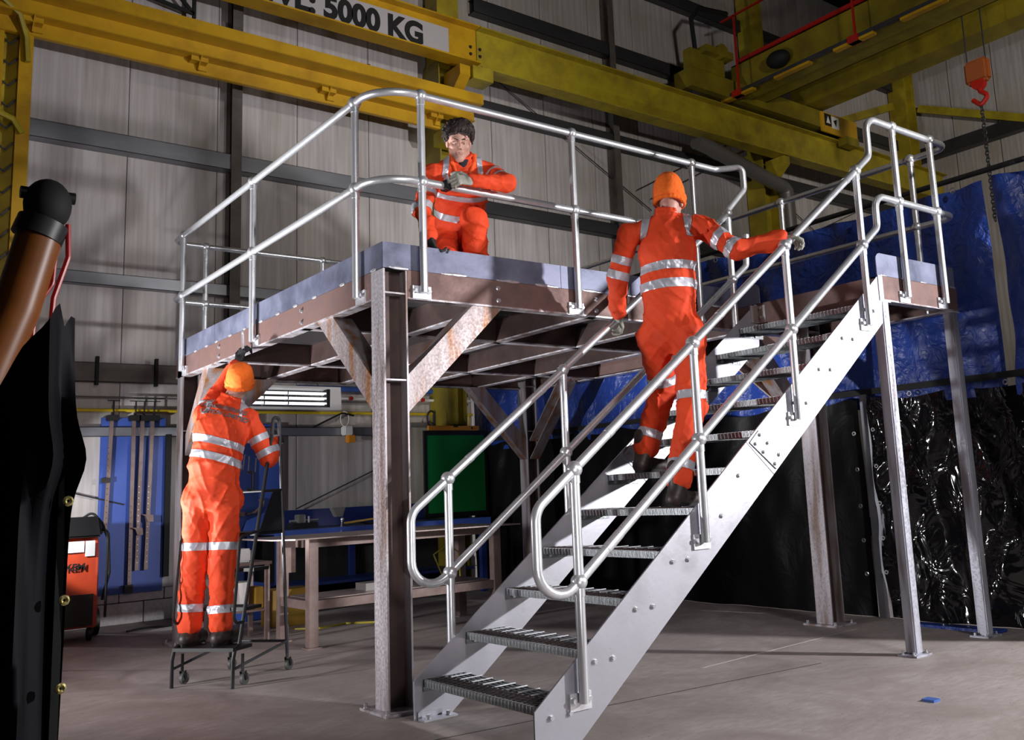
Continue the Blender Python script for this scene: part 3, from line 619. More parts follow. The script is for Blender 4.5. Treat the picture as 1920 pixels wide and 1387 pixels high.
# splice plates
for (yy,dy) in ((-1.318,.008),(-.233,.008)):
    def P(x,s): # point along the joint direction
        return (x,top(x)-s)
    pl = [(xj-.13,top(xj-.13)-.02),(xj-.045,top(xj-.045)-.015),(xj+.16,low(xj+.16)+.02),(xj+.082,low(xj+.082)+.012)]
    sp = MB().prism(pl,'y',yy,yy+dy).build('splice_plate', M['string'], stair, bevel=.0015)
    for u in (.12,.42,.86):
        for k in (0,1):
            a = Vector(pl[0]).lerp(Vector(pl[3]),u); c = Vector(pl[1]).lerp(Vector(pl[2]),u); q = a.lerp(c,.25+.5*k); q += Vector((0,.01 if k else -.005))
            bolt((q.x,yy,q.y),(0,-1,0),sp,.010,.010)
for (x,z) in ((.122,.158),(.228,.159),(.386,.36),(.497,.36),(.658,.565),(.771,.566),(.924,.769),(1.035,.771),(1.201,.978),(1.307,.977),(1.465,1.186),(1.577,1.185),(1.72,1.39),(1.838,1.389),(2.0,1.598),(2.111,1.598),(2.263,1.808),(2.375,1.81),(2.527,2.018),(2.639,2.018),(2.79,2.224),(2.901,2.224)):
    if abs(x-xj)>.14: bolt((x,-1.31,z),(0,-1,0),nA if x<xj else nB,.011,.010)
# treads
tr0 = thing('tmp','x','x')
def make_tread():
    t_ = bpy.data.objects.new('tread', None); COL.objects.link(t_); t_.location = (0,0,0)
    kids = []
    for k in range(8):
        x = .035+k*.030; kids.append(MB().box((x,-1.296,-.034),(x+.004,-.229,-.004 if x<.13 else 0)).build('bearing_bar', M['tread']))
    for k in range(10):
        y = -.29-k*.105; kids.append(MB().tube([(.13,y,.001),(.258,y,.001)],.0038,6).build('cross_rod', M['zinc']))
    kids.append(MB().box((0,-1.296,-.036),(.004,-.229,-.0)).box((.004,-1.296,-.004),(.132,-.229,0)).build('nosing', M['tread']))
    cb = MB()
    for k in range(36):
        y = -.245-k*.029; cb.beam((-.0015,y,-.002),(-.0015,y-.006,-.032),.003,.003,(1,0,0)); cb.beam((0,y,.0008),(.016,y-.010,.0008),.003,.0025)
    kids.append(stuff(cb.build('chequer_rib', M['zinc'])))
    cc = MB()
    for k in range(24):
        y = -.235-k*.044; cc.beam((.018,y,.001),(.128,y-.062,.001),.0035,.004); cc.beam((.018,y-.062,.001),(.128,y,.001),.0035,.004)
    kids.append(stuff(cc.build('diamond_rib', M['joist'])))
    for y in (-1.30,-.231): kids.append(MB().box((-.002,y,-.062),(.262,y+.006,.002)).build('end_plate', M['tread']))
    for x in (.05,.17): kids.append(MB().cyl((x,-.232,-.045),(x,-.242,-.045),.011,6).build('bolt', M['bolt']))
    for c in kids: c.parent = t_
    return t_, kids
td, kids = make_tread()
for k in range(11):
    x = .088+.2694*k; z = .198+.2068*k
    if k == 0: T = td; T.location = (x,0,z); T.parent = stair; T.matrix_parent_inverse = Matrix.Translation(-wloc(stair))
    else:
        T = td.copy(); COL.objects.link(T); T.location = (x,0,z)
        for c in kids:
            d = c.copy(); COL.objects.link(d); d.parent = T
bpy.data.objects.remove(tr0)
# foot angle of the far and near stringer
for y in (-.30,-1.385):
    f = MB().box((.05,y-.0,0),(.25,y+.07,.01)).box((.05,y+.064,.01),(.25,y+.074,.04)).build('foot_angle', M['string'], stair) if y>-1 else MB().box((.05,y,0),(.25,y+.075,.01)).build('foot_angle', M['string'], stair)
    for x in (.09,.21): bolt((x,y+.03,.01),(0,0,1),f,.011,.016)

# ================================================================ GUARDRAILS
HR, HM, ZP, O_ = 3.5785, 3.0281, 2.3497, .036
R_ = .0242
def ball(p, par, r=.040): return MB().sphere(p, r, 16, 10).build('ball_joint', M['galv'], par)
def stanchion(par, x, y, zb, zts, face, off=None):
    """post with ball joints, bolted through a small plate to a vertical face whose outward normal is `face`"""
    n = Vector(face); s_ = Vector((0,0,1)).cross(n)
    t_ = MB().tube([(x,y,zb-.005),(x,y,zb+.12),(x,y,zts[0])], [.0235,.0235,.0235], 14)
    for z in zts: t_.cyl((x,y,z-.065),(x,y,z-.03),.0265,14)
    po = t_.build('post', M['galv'], par)
    for z in zts: ball((x,y,z), po)
    c = Vector((x,y,zb)) - n*((off or O_)-.006)
    pl = MB().beam(c-s_*.062+Vector((0,0,-.0)), c+s_*.062, .012, .078, (0,0,1)).build('fixing_plate', M['zinc'], po)
    for k in (-1,1): bolt(c+n*.006+s_*k*.045+Vector((0,0,.008)), n, po, .012, .014)
    return po
gr = thing('platform_guardrail', 'two-rail galvanised tube guardrail round the raised platform edge', 'railing', (0,0,ZD))
XG, YB = -O_, LY+O_
def rail(par, pts, rads, name): return MB().tube(fillet(pts,rads,9), R_, 14).build(name, M['galv'], par)
KX = 3.02
rail(gr, [(4.031,YB,HR),(XG,YB,HR),(XG,-O_,HR),(2.86,-O_,HR),(3.0,-.19,HR),(3.005,-.19,3.40),(2.789,-.19,3.192)], [.13,.25,.08,.05,.07], 'top_rail')
rail(gr, [(4.031,YB,HM),(XG,YB,HM),(XG,-O_,HM),(2.95,-O_,HM)], [.13,.25], 'mid_rail')
for x in (.2475,1.4174,2.5873): stanchion(gr,x,-O_,ZP,(HR,HM),(0,-1,0))
for y in (.2804,2.0318,3.7832): stanchion(gr,-O_,y,ZP,(HR,HM),(-1,0,0))
for x in (.2536,1.4058,2.55,3.7): stanchion(gr,x,YB,ZP,(HR,HM),(0,1,0))
RS = .7665
def srail(y, top_end, mid_end, par):
    zt = lambda x: 1.2478+RS*(x-.2875); zm = lambda x: zt(x)-.515
    pts = [*top_end, (.053,y,zt(.053)), (.053,y,zm(.053)+.01), (.2875,y,zm(.2875)), *mid_end]
    return zt, zm
nr = thing('stair_handrail', 'near galvanised stair handrail sweeping up to the landing rails', 'railing', (1.5,-1.346,.2))
zt = lambda x: 1.2478+RS*(x-.2875)
zm = lambda x: zt(x)-.515
YN = -1.346
rail(nr, [(4.031,YB,HR),(4.031,YN,HR),(2.968,YN,HR),(2.966,YN,zt(2.966)),(.053,YN,zt(.053)),(.053,YN,zm(.053)+.015),(.2875,YN,zm(.2875))], [.12,.10,.08,.11,.13], 'top_rail')
rail(nr, [(.2875,YN,zm(.2875)),(2.985,YN,zm(2.985)),(2.988,YN,HM),(4.031,YN,HM),(4.031,YB,HM)], [.08,.1,.12], 'mid_rail')
for x in (.2875,1.137,1.9821,2.7924): stanchion(nr,x,YN,zt(x)-1.0457,(zt(x),zm(x)),(0,-1,0))
for x in (3.2787,3.7646): stanchion(nr,x,YN,ZP,(HR,HM),(0,-1,0))
for y in (-1.0245,.2699,1.9,3.45): stanchion(nr,4.021,y,ZP,(HR,HM),(1,0,0))
# sleeve joints
for x in (.50,1.35,2.0,2.66): MB().cyl((x,YN,zt(x)),(x+.03,YN,zt(x+.03)),.0262,14).build('sleeve', M['galv'], nr)
for x in (.46,): MB().cyl((x,YN,zm(x)),(x+.09,YN,zm(x+.09)),.0258,14).build('sleeve', M['galv'], nr)
fr = thing('stair_handrail', 'far galvanised stair handrail beside the platform edge', 'railing', (1.5,-.19,.2))
YF = -.19
rail(fr, [(2.789,YF,zt(2.789)-.0),(.05,YF,zt(.05)),(.05,YF,zm(.05)+.015),(.2875,YF,zm(.2875))], [.11,.13], 'top_rail')
rail(fr, [(.2875,YF,zm(.2875)),(2.96,YF,zm(2.96)),(2.985,YF,HM)], [.05], 'mid_rail')
for x in (.2875,1.137,1.9821,2.79): stanchion(fr,x,YF,zt(x)-1.0457,(zt(x),zm(x)),(0,1,0),.024)
for x in (.42,.95): MB().cyl((x,YF,zt(x)),(x+.03,YF,zt(x+.03)),.0262,14).build('sleeve', M['galv'], fr)
# ================================================================ WALL FIXTURES AND WORKSHOP FURNITURE
YP = YW-.03
def pan(name,x0,z0,x1,z1,m,lab,cat,y=YP,th=.02,group=None):
    return tag(MB().box((x0,y-th,z0),(x1,y,z1)).build(name,M[m],bevel=.003),lab,cat,group)
pan('tool_board',-.19,.31,.45,2.13,'bluep','tall blue board on the wall holding long bar clamps','board')
pan('tool_board',.98,.30,1.73,2.07,'bluep','blue tool board on the wall behind the man on the steps','board')
YP0 = YP; YP = 5.60
g = thing('notice_board','green board in a black frame above the bench by the tarpaulin','board',(3.8,6,.9))
MB().box((3.40,YP-.03,.94),(4.24,YP-.01,1.90)).build('panel',M['green'],g)
MB().box((3.36,YP-.035,1.90),(4.28,YP,1.96)).box((3.36,YP-.035,.88),(4.28,YP,.94)).box((3.36,YP-.035,.94),(3.40,YP,1.90)).box((4.24,YP-.035,.94),(4.28,YP,1.90)).build('frame',M['black'],g)
lv = thing('spirit_level','orange spirit level lying on top of the green board','level',(3.8,5.95,1.97))
MB().box((3.42,YP-.05,1.962),(4.16,YP-.01,2.02)).build('body',M['orangel'],lv,bevel=.003)
MB().box((3.78,YP-.052,2.0),(3.84,YP-.008,2.022)).build('vial',M['black'],lv); MB().cyl((4.05,YP-.052,1.992),(4.05,YP-.05,1.992),.014,14).build('end_vial',M['black'],lv)
YP = YP0
# sash clamps hanging on the blue board
clp = [(-.10,.95,2.22,.0,'shortest bar clamp at the left of the blue clamp board'),(.115,.34,2.22,.0,'long bar clamp hanging lowest, second on the blue clamp board'),(.20,.54,2.22,.95,'bar clamp with a low jaw, third on the blue clamp board'),(.30,.54,2.22,1.08,'bar clamp with a higher jaw at the right of the blue clamp board')]
for i,(x,z0,z1,jz,lab) in enumerate(clp):
    t = thing('bar_clamp',lab,'clamp',(x,5.95,z0),'bar clamps on the blue board')
    lean = (-.03,.0,-.02,-.03)[i]
    MB().prism([(x+lean-.018,z0),(x+lean+.018,z0),(x+.018,z1-.12),(x-.018,z1-.12)],'y',YP-.075,YP-.05).build('bar',M['wood'],t)
    MB().box((x-.05,YP-.13,z1-.13),(x+.06,YP-.03,z1-.07)).build('fixed_jaw',M['black'],t,bevel=.006)
    MB().cyl((x+.01,YP-.09,z1-.07),(x+.01,YP-.09,z1+.08),.008,8).build('screw',M['black'],t)
    MB().cyl((x-.05,YP-.09,z1+.08),(x+.07,YP-.09,z1+.08),.005,6).build('tommy_bar',M['black'],t)
    if jz: MB().prism([(x-.09,jz+.03),(x+.02,jz+.02),(x+.025,jz-.05),(x-.03,jz-.05),(x-.05,jz+.01)],'y',YP-.11,YP-.045).build('sliding_jaw',M['wood'],t)
    else: MB().box((x-.05+lean,YP-.1,z0-.02 if i else 1.45),(x+.03+lean,YP-.045,z0+.06 if i else 1.5)).build('sliding_jaw',M['black'],t)
    h = MB()
    for k in range(14): h.cyl((x+lean*.6-.006,YP-.076,z0+.08+k*.06),(x+lean*.6-.006,YP-.0745,z0+.08+k*.06),.005,8)
    stuff(h.build('punched_hole',M['white'] if i>1 else M['black'],t))
# pipes
wire([(-8,YP-.03,2.205),(4.34,YP-.03,2.205)],.018,M['pipey'],'gas_pipe','thin yellow gas pipe running along the wall above the boards','pipe',n=10)
wire([(4.28,YP-.03,2.2),(4.28,YP-.03,1.9)],.02,M['pipey'],'gas_pipe','short yellow drop pipe at the corner by the green board','pipe',n=10)
wire([(-8,YP-.03,2.34),(3.2,YP-.03,2.34)],.012,M['duct'],'conduit','thin grey conduit above the yellow gas pipe','pipe')
wire([(1.9,YP-.05,2.50),(4.3,YP-.05,2.50)],.035,M['pipeb'],'air_pipe','blue compressed air pipe high on the wall under the platform','pipe',n=10)
p = thing('valve_pipe','white pipe with red valves under the blue air pipe','pipe',(3,6,2.36)); MB().tube([(1.9,YP-.08,2.38),(4.3,YP-.08,2.38)],.018,10).build('pipe',M['white'],p)
for x in (2.56,3.55): MB().cyl((x,YP-.13,2.38),(x,YP-.07,2.38),.025,10).build('valve_handle',M['red'],p)
# infra-red heater panel
h = thing('tube_heater','bright tube heater panel with polished reflector hanging under the platform','heater',(1.6,5.3,2.2))
hx0,hx1 = .95,2.20; yy0,zz0,yy1,zz1 = 5.56,2.20,5.80,2.62
def HP(x,t,o=0): # point on tilted panel
    d = Vector((0,yy1-yy0-.24+.0,zz1-zz0)); n = Vector((0,-1,0)); return (x, 5.45+.02*t-o, 2.185+.265*t)
b = MB(); W_=.035
def slab(x0,x1,t0,t1,o0,o1,bb): bb.add([HP(x0,t0,o0),HP(x1,t0,o0),HP(x1,t1,o0),HP(x0,t1,o0),HP(x0,t0,o1),HP(x1,t0,o1),HP(x1,t1,o1),HP(x0,t1,o1)],[(0,3,2,1),(4,5,6,7),(0,1,5,4),(1,2,6,5),(2,3,7,6),(3,0,4,7)])
slab(hx0,hx1,0,.1,0,.05,b); slab(hx0,hx1,.9,1,0,.05,b); slab(hx0,hx0+.1,.1,.9,0,.05,b); slab(hx1-.13,hx1,.1,.9,0,.05,b); b.build('frame',M['white'],h)
b = MB(); slab(hx0+.05,hx1-.05,.05,.95,-.03,-.01,b); b.build('reflector',M['chrome'],h)
M['tube'] = mat('heater_tube', (.85,.85,.9), .15, .2, emis=((1,.98,1),1.1))  # emission stands in for light the tubes reflect
for t_ in (.28,.5,.72):
    MB().tube([HP(hx0+.1,t_,.02),HP(hx1-.1,t_,.02)],.011,10).build('heating_tube',M['tube'],h)
    for x in (hx0+.35,hx0+.62): MB().box((x,HP(x,t_,.04)[1],HP(x,t_)[2]-.02),(x+.012,HP(x,t_,0)[1],HP(x,t_)[2]+.02)).build('clip',M['chrome'],h)
MB().box((hx1-.17,5.42,2.215),(hx1-.13,5.47,2.42)).build('end_block',M['dark'],h)
for x in (hx0+.2,hx1-.2): MB().cyl((x,5.5,2.42),(x,5.98,2.75),.008,6).build('hanger',M['duct'],h)
# wall cable reels
r = thing('extension_reel','orange and white connector hanging on coiled leads right of the pale wall','connector',(2.5,5.95,1.9))
MB().tube([(2.48+.055*math.cos(a),5.93,2.13+.09*math.sin(a)) for a in [k*math.pi/6 for k in range(13)]],.006,6,caps=False).build('lead',M['white'],r)
MB().box((2.45,5.86,1.93),(2.56,5.98,2.04)).build('socket',M['white'],r,bevel=.012); MB().box((2.5,5.87,1.84),(2.6,5.97,1.93)).build('plug',M['orangel'],r,bevel=.012)
MB().tube([(2.1,5.97,2.03),(2.3,5.94,2.13),(2.45,5.93,2.2),(2.6,5.93,2.17)],.012,6).build('lead',M['dark'],r)
c = thing('coiled_cable','black coiled cables on the grey trunking above the green board','cable',(3.7,5.9,2.1))
for k in range(4): MB().tube([(3.66+.09*k+.06*math.cos(a),5.90,2.14+.10*math.sin(a)) for a in [j*math.pi/7 for j in range(15)]],.012,6,caps=False).build('coil',M['black'],c)
pan('cable_trunking',3.38,2.03,4.0,2.09,'duct','short grey trunking above the green board','trunking',y=YP-.04,th=.06)
pan('wall_plate',4.02,1.99,4.26,2.17,'white','small white plate by the end of the gas pipe','plate',y=YP-.04,th=.02)
# tools on second blue board
for i,(x0,z0,x1,z1) in enumerate(((1.28,1.55,1.30,1.72),(1.34,1.50,1.35,1.70),(1.42,1.52,1.43,1.68))):
    tag(MB().beam((x0,YP-.027,z0),(x1,YP-.027,z1),.014,.014).build('wrench',M['bolt']),['left','middle','right'][i]+' of three steel wrenches hanging beside the man on the steps','wrench','wrenches on the blue tool board')
tag(MB().tube(fillet([(1.32,YP-.05,1.05),(1.42,YP-.05,1.07),(1.5,YP-.05,1.14),(1.52,YP-.05,1.22),(1.46,YP-.05,1.2)],.03),.016,8).build('c_clamp',M['wood']),'rusty curved clamp hanging low on the second blue board','clamp')
tag(MB().beam((1.02,YP-.05,1.1),(1.3,YP-.05,1.05),.02,.05).build('steel_bar',M['wood']),'short rusty bar hanging across the second blue board','bar')

# blue wall bench with upstand
t = thing('workbench','dark blue wall bench with a raised back strip behind the steel table','bench',(2.4,5.5,0))
MB().box((1.25,4.95,.83),(3.9,5.95,.87)).build('worktop',M['blued'],t)
MB().box((1.25,4.94,.76),(3.9,4.95,.87)).build('front_edge',M['bluep'],t)
MB().box((1.45,5.93,.87),(4.0,5.95,1.07)).build('upstand',M['blued'],t)
MB().prism([(1.25,.87),(1.45,.87),(1.62,1.06),(1.5,1.06),(1.3,.98)],'y',5.90,5.93).build('end_cheek',M['bluep'],t)
for x in (1.3,2.5,3.8):
    MB().box((x,5.0,0),(x+.07,5.07,.83)).build('leg',M['blued'],t); MB().box((x,5.85,0),(x+.07,5.92,.83)).build('leg',M['blued'],t)
MB().box((1.3,5.3,.25),(3.87,5.92,.28)).build('shelf',M['blued'],t)
MB().box((1.3,5.9,.0),(3.87,5.93,.83)).build('back_panel',M['dark'],t)
v = thing('bench_vice','small dark vice with a pale jaw on the blue wall bench','vice',(1.75,5.5,.87))
MB().box((1.62,5.4,.87),(1.92,5.6,.93)).build('base',M['black'],v,bevel=.01); MB().box((1.70,5.42,.93),(1.78,5.55,1.02)).build('jaw',M['duct'],v,bevel=.006); MB().cyl((1.62,5.48,.95),(1.95,5.48,.95),.015,10).build('screw',M['bolt'],v); MB().cyl((1.8,5.38,.93),(1.8,5.38,1.0),.012,8).build('handle',M['bolt'],v)
cl = thing('clamp_lamp','grey clamp lamp head standing at the edge of the blue wall bench','lamp',(2.0,5.1,.87))
MB().prism([(1.90,1.08),(2.06,1.08),(2.03,.98),(1.95,.98)],'y',5.0,5.08).build('head',M['duct'],cl,bevel=.006); MB().sphere((2.01,4.98,.95),.022,10,7).build('knob',M['bolt'],cl); MB().beam((2.01,4.99,.94),(1.97,4.93,.80),.014,.014).build('arm',M['bolt'],cl)
tag(MB().beam((2.2,5.35,.90),(2.55,5.3,.93),.02,.02).build('folding_rule',M['yellowbox']),'yellow rule lying among tools on the blue bench','rule')
tag(MB().tube(fillet([(2.15,5.2,.88),(2.3,5.15,.9),(2.45,5.22,.88),(2.4,5.3,.88),(2.6,5.25,.88)],.04),.012,6).build('air_hose',M['dark']),'dark hose curled on the blue wall bench','hose')
for i,(x,z,w_) in enumerate(((2.65,.92,.16),(2.85,.91,.1))): tag(MB().box((x,5.3,.87),(x+w_,5.45,z+.03)).build('tool_case',M['black' if i else 'duct'],bevel=.01),['grey tool case on the blue bench beside the steel column','small black tool case at the far end of the tools on the blue bench'][i],'case')

# steel welding table
t = thing('steel_table','brown steel welding table with thick legs and a low frame shelf','table',(1.4,2.9,0))
MB().prism([(.47,2.46),(.36,2.66),(.36,3.45),(2.50,3.32),(2.50,2.30)],'z',.862,.872).build('table_top',M['benchtop'],t)
MB().box((.72,2.62,.79),(2.44,2.68,.86)).build('top_rail',M['wood'],t); MB().box((.72,3.22,.79),(2.44,3.28,.86)).build('top_rail',M['wood'],t)
MB().box((.64,2.72,.79),(.70,3.22,.86)).build('top_rail',M['wood'],t); MB().box((2.4,2.68,.79),(2.46,3.22,.86)).build('top_rail',M['wood'],t)
for (x,y) in ((.64,2.60),(2.40,2.60),(.64,3.22),(2.40,3.22)):
    MB().box((x,y,.012),(x+.08,y+.08,.862 if y>3 else .862)).build('leg',M['wood'],t,bevel=.004)
for (x,y) in ((.64,2.60),(2.40,2.60),(.64,3.22),(2.40,3.22)): MB().box((x-.02,y-.02,0),(x+.1,y+.1,.012)).build('foot_plate',M['wood'],t)
MB().box((.72,2.61,.30),(2.40,2.67,.37)).build('lower_rail',M['wood'],t); MB().box((.72,3.23,.30),(2.40,3.29,.37)).build('lower_rail',M['wood'],t)
MB().box((.65,2.68,.30),(.71,3.22,.37)).build('lower_rail',M['wood'],t); MB().box((2.41,2.68,.30),(2.47,3.22,.37)).build('lower_rail',M['wood'],t)
MB().box((.72,2.7,.37),(2.40,3.2,.378)).build('shelf_plate',M['benchtop'],t)
MB().box((.50,2.75,.60),(.59,2.84,.862)).build('hanging_bracket',M['wood'],t)
tag(MB().box((1.25,2.85,.379),(1.7,3.05,.44)).build('steel_plate_stack',M['duct']),'grey plates on the low shelf of the steel table','plates')
tag(MB().box((.95,4.2,.28),(1.35,4.5,.62)).build('carton',M['yellowbox'],bevel=.004),'yellow carton seen under the steel table','box'); bpy.data.objects['carton'].location=(0,0,-.28)
tag(MB().tube([(1.05,3.9,.003+.0),(1.2,3.7,.01),(1.5,3.8,.008),(1.7,3.6,.01),(1.95,3.75,.008)],.01,6).build('floor_cable',M['cableY']),'yellow cable lying on the floor behind the steel table','cable')
tag(MB().tube([(2.28,3.0,.40),(2.3,3.05,.62),(2.15,3.0,.7),(2.0,3.0,.62),(2.1,3.02,.42)],.007,6).build('shelf_cable',M['cableY']),'thin yellow cable looping up from the low shelf of the table','cable')
tag(MB().sphere((1.72,3.05,.50),.12,14,9,(.8,.8,1.05)).build('rag_bag',M['white']),'crumpled white bag on the low shelf behind the steel column','bag')
for q in (bpy.data.objects['rag_bag'],):
    rr = np.random.RandomState(1)
    for vtx in q.data.vertices: vtx.co += Vector(rr.uniform(-.01,.01,3))
# small grey side table and tubs beyond the steps
t = thing('side_table','low grey side table with a shelf beyond the rolling steps','table',(.45,3.7,0))
MB().box((.22,3.45,.64),(.66,3.9,.665)).build('table_top',M['wood'],t)
for x in (.23,.61):
    for y in (3.46,3.86): MB().box((x,y,0),(x+.035,y+.035,.64)).build('leg',M['wood'],t)
MB().box((.24,3.47,.25),(.64,3.88,.265)).build('shelf',M['wood'],t)
tag(MB().cyl((.40,3.62,.266),(.40,3.62,.50),.11,20,r2=.125).build('bucket',M['white']),'white bucket on the shelf of the grey side table','bucket')
tag(MB().box((.30,3.55,.666),(.52,3.75,.78)).build('plastic_tub',M['white'],bevel=.015),'white plastic tub on top of the grey side table','tub')
tag(MB().box((.54,3.52,.266),(.62,3.7,.45)).build('oil_can',M['yellowbox'],bevel=.008),'yellow can on the shelf beside the white bucket','can')
tag(MB().box((.95,4.95,0),(1.22,5.45,.35)).build('storage_crate',M['bluep'],bevel=.01),'blue crate on the floor beside the wall bench','crate')
tag(MB().tube(fillet([(-.05,5.3,.01),(.15,5.45,.01),(.3,5.35,.01),(.7,5.5,.01),(1.1,5.3,.01)],.1),.012,6).build('mains_lead',M['dark']),'black lead trailing over the floor from the red machine','cable')
tag(MB().box((.445,5.96,.45),(.50,6.02,1.95)).build('door_edge_strip',M['dark']),'dark upright strip right of the blue clamp board','strip')

# welding machine
t = thing('welding_machine','red and black wheeled welding machine at the left by the wall','machine',(-.5,5.2,0))
MB().prism([(5.0,.12),(5.55,.12),(5.55,.95),(5.06,.95),(5.0,.8)],'x',-.80,-.38).build('cabinet',M['orangem'],t,bevel=.01)
MB().prism([(4.97,.93),(5.57,.93),(5.57,1.10),(5.1,1.12)],'x',-.82,-.36).build('top_cover',M['black'],t,bevel=.02)
MB().box((-.76,4.985,.14),(-.42,5.0,.42)).build('front_grille',M['black'],t)
for x in (-.86,-.34): MB().cyl((x,5.42,.13),(x+.05,5.42,.13),.13,20).build('wheel',M['black'],t)
for x in (-.75,-.45): MB().cyl((x,5.05,.06),(x+.03,5.05,.06),.06,14).build('castor',M['black'],t)
MB().tube(fillet([(-.38,5.1,1.0),(-.30,5.05,.98),(-.28,5.05,.6),(-.33,5.06,.35)],.06),.014,8).build('torch_lead',M['black'],t)
MB().tube(fillet([(-.5,5.2,1.1),(-.42,5.15,1.16),(-.34,5.1,1.05),(-.31,5.0,.9),(-.32,4.98,.2)],.05),.012,8).build('torch_lead',M['black'],t)
MB().box((-.66,4.985,.80),(-.51,4.995,.90)).build('data_label',M['white'],t); MB().box((-.50,4.985,.76),(-.42,4.995,.90)).build('data_label',M['white'],t)
text_mesh('KEM',.085,M['dark'],frame4((-.66,4.984,.64),(1,0,0),(0,0,1)),bold=.003,name='logo_lettering',parent=t)

# ================================================================ ROLLING STEPS
t = thing('rolling_steps','black wheeled warehouse steps under the man by the platform edge','steps',(-.45,1.9,0))
A = Vector((.573,-.82,0)); Cc = Vector((.82,.573,0)); O0 = Vector((-.585,1.90,0)); WW = .464; UZ = Vector((0,0,1))
def LP(u,t_,z): return O0+A*(u*WW)+Cc*t_+UZ*z
for u in (0,1):
    MB().tube([LP(u,0,0),LP(u,0,.17),LP(u,.02,.24),LP(u,.06,.26)],.0125,8).build('front_leg',M['black'],t)
    MB().tube([LP(u,.06,.25),LP(u,.42,1.70)],.0125,8).build('stile',M['black'],t)
    MB().tube(fillet([LP(u,.40,1.60),LP(u,.42,1.76),LP(u,.49,1.76),LP(u,.50,1.60)],.03),.0125,8).build('top_loop',M['dkrail'],t)
    MB().tube([LP(u,.50,1.62),LP(u,.60,.12)],.0125,8).build('rear_leg',M['dkrail'],t)
    MB().tube([LP(u,0.02,.12),LP(u,.60,.20)],.010,8).build('side_rail',M['dkrail'],t)
    MB().tube(fillet([LP(u,.10,.40),LP(u,.0,.40),LP(u,.06,.95),LP(u,.28,.98)],.05),.010,8).build('side_guard',M['black'],t)
    for (tt) in (.10,.60):
        c = MB(); c.beam(LP(u,tt,.20),LP(u,tt,.085),.016,.016); c.beam(LP(u,tt+.005,.09)-A*.018,LP(u,tt+.02,.035)-A*.018,.022,.004,A); c.beam(LP(u,tt+.005,.09)+A*.018,LP(u,tt+.02,.035)+A*.018,.022,.004,A); q = c.build('castor_fork',M['black'],t)
        p_ = LP(u,tt+.02,.04); MB().cyl(p_-A*.011,p_+A*.011,.038,16).build('castor_wheel',M['rubber'],q)
for k,(t0,t1,z) in enumerate(((0,.20,.25),(.13,.30,.49),(.21,.38,.735),(.25,.54,.97))):
    b = MB(); b.add([LP(u,tt,z+dz) for dz in (-.022,0) for u,tt in ((0,t0),(1,t0),(1,t1),(0,t1))],[(0,3,2,1),(4,5,6,7),(0,1,5,4),(1,2,6,5),(2,3,7,6),(3,0,4,7)]); b.build('step',M['black'],t)
MB().tube([LP(0,.525,1.25),LP(1,.525,1.25)],.010,8).build('cross_bar',M['black'],t); MB().tube([LP(0,.60,.2),LP(1,.60,.2)],.010,8).build('cross_bar',M['dkrail'],t)
MB().tube([LP(1,.32,1.245),LP(1,.525,1.25)],.010,8).build('cross_bar',M['black'],t)
b = MB(); b.add([LP(u,tt,z) for u in (.99,1.0) for tt,z in ((.26,.96),(.54,.96),(.525,1.25),(.43,1.25))],[(0,1,2,3),(7,6,5,4),(0,4,5,1),(1,5,6,2),(2,6,7,3),(3,7,4,0)]); b.build('side_panel',M['black'],t)

# ================================================================ LEFT FOREGROUND: WELDING CURTAIN, EXTRACTION ARM
t = thing('welding_curtain','black welding curtain with brass eyelets at the left edge of the picture','curtain',(-2.4,-2,0))
vs=[];fs=[];ny,nz=60,60
def topz(x): # ragged top edge draped over a frame
    d = -(x+1.945)
    if d<.018: return 1.695
    if d<.035: return 1.665
    if d<.06: return 1.725
    return max(1.15, 1.72-1.9*(d-.06)+.012*math.sin(d*60))
for i in range(ny+1):
    x = -1.945-.95*i/ny
    for j in range(nz+1):
        z = topz(x)*j/nz; y = -2.0+.05*math.sin(x*38+1.2*math.sin(z*2))+.02*math.sin(x*90+z*3)
        bulge = .0
        dx = .028*math.exp(-((z-1.30)/.08)**2) if i<14 else 0
        vs.append((x+dx*(1-i/14 if i<14 else 0)-.02*math.sin(z*1.1)*0, y-.06*math.exp(-((z-1.35)/.2)**2)*math.exp(-i/12), z))
for i in range(ny):
    for j in range(nz): a=i*(nz+1)+j; fs.append((a,a+1,a+nz+2,a+nz+1))
cu = MB().add(vs,fs).build('curtain_cloth',mat('black_curtain_vinyl',(.006,.0065,.010),.6,0,(.004,.004,.006),4,spec=.15),t,80)
for z in (.715,.935,1.19): eyelet(-1.957,-2.03,z,t,(0.2,-1,0),'brass',.009)
MB().beam((-1.96,-1.97,0),(-1.96,-1.97,1.66),.02,.02).build('frame_post',M['dark'],t)
t = thing('extraction_arm','orange fume extraction arm with a black hood above the curtain','extractor',(-2.15,-1.2,0))
a0 = Vector((-2.19,-1.2,1.35)); a1 = Vector((-1.925,-1.2,2.17))
pA = [Vector((-2.20,-1.2,1.2)),Vector((-2.08,-1.2,1.55)),Vector((-1.985,-1.2,1.85)),Vector((-1.925,-1.2,2.12))]
MB().tube(fillet(pA,.4),.073,24).build('arm_tube',M['arm'],t)
MB().sphere((-1.905,-1.2,2.235),.083,20,14,(.92,.92,1.12)).build('hood',M['dark'],t)
MB().cyl((-1.99,-1.2,2.27),(-1.82,-1.2,2.27),.022,12).build('pivot',M['black'],t)
MB().cyl((-1.935,-1.2,2.11),(-1.915,-1.2,2.17),.082,24).build('collar_ring',M['black'],t)
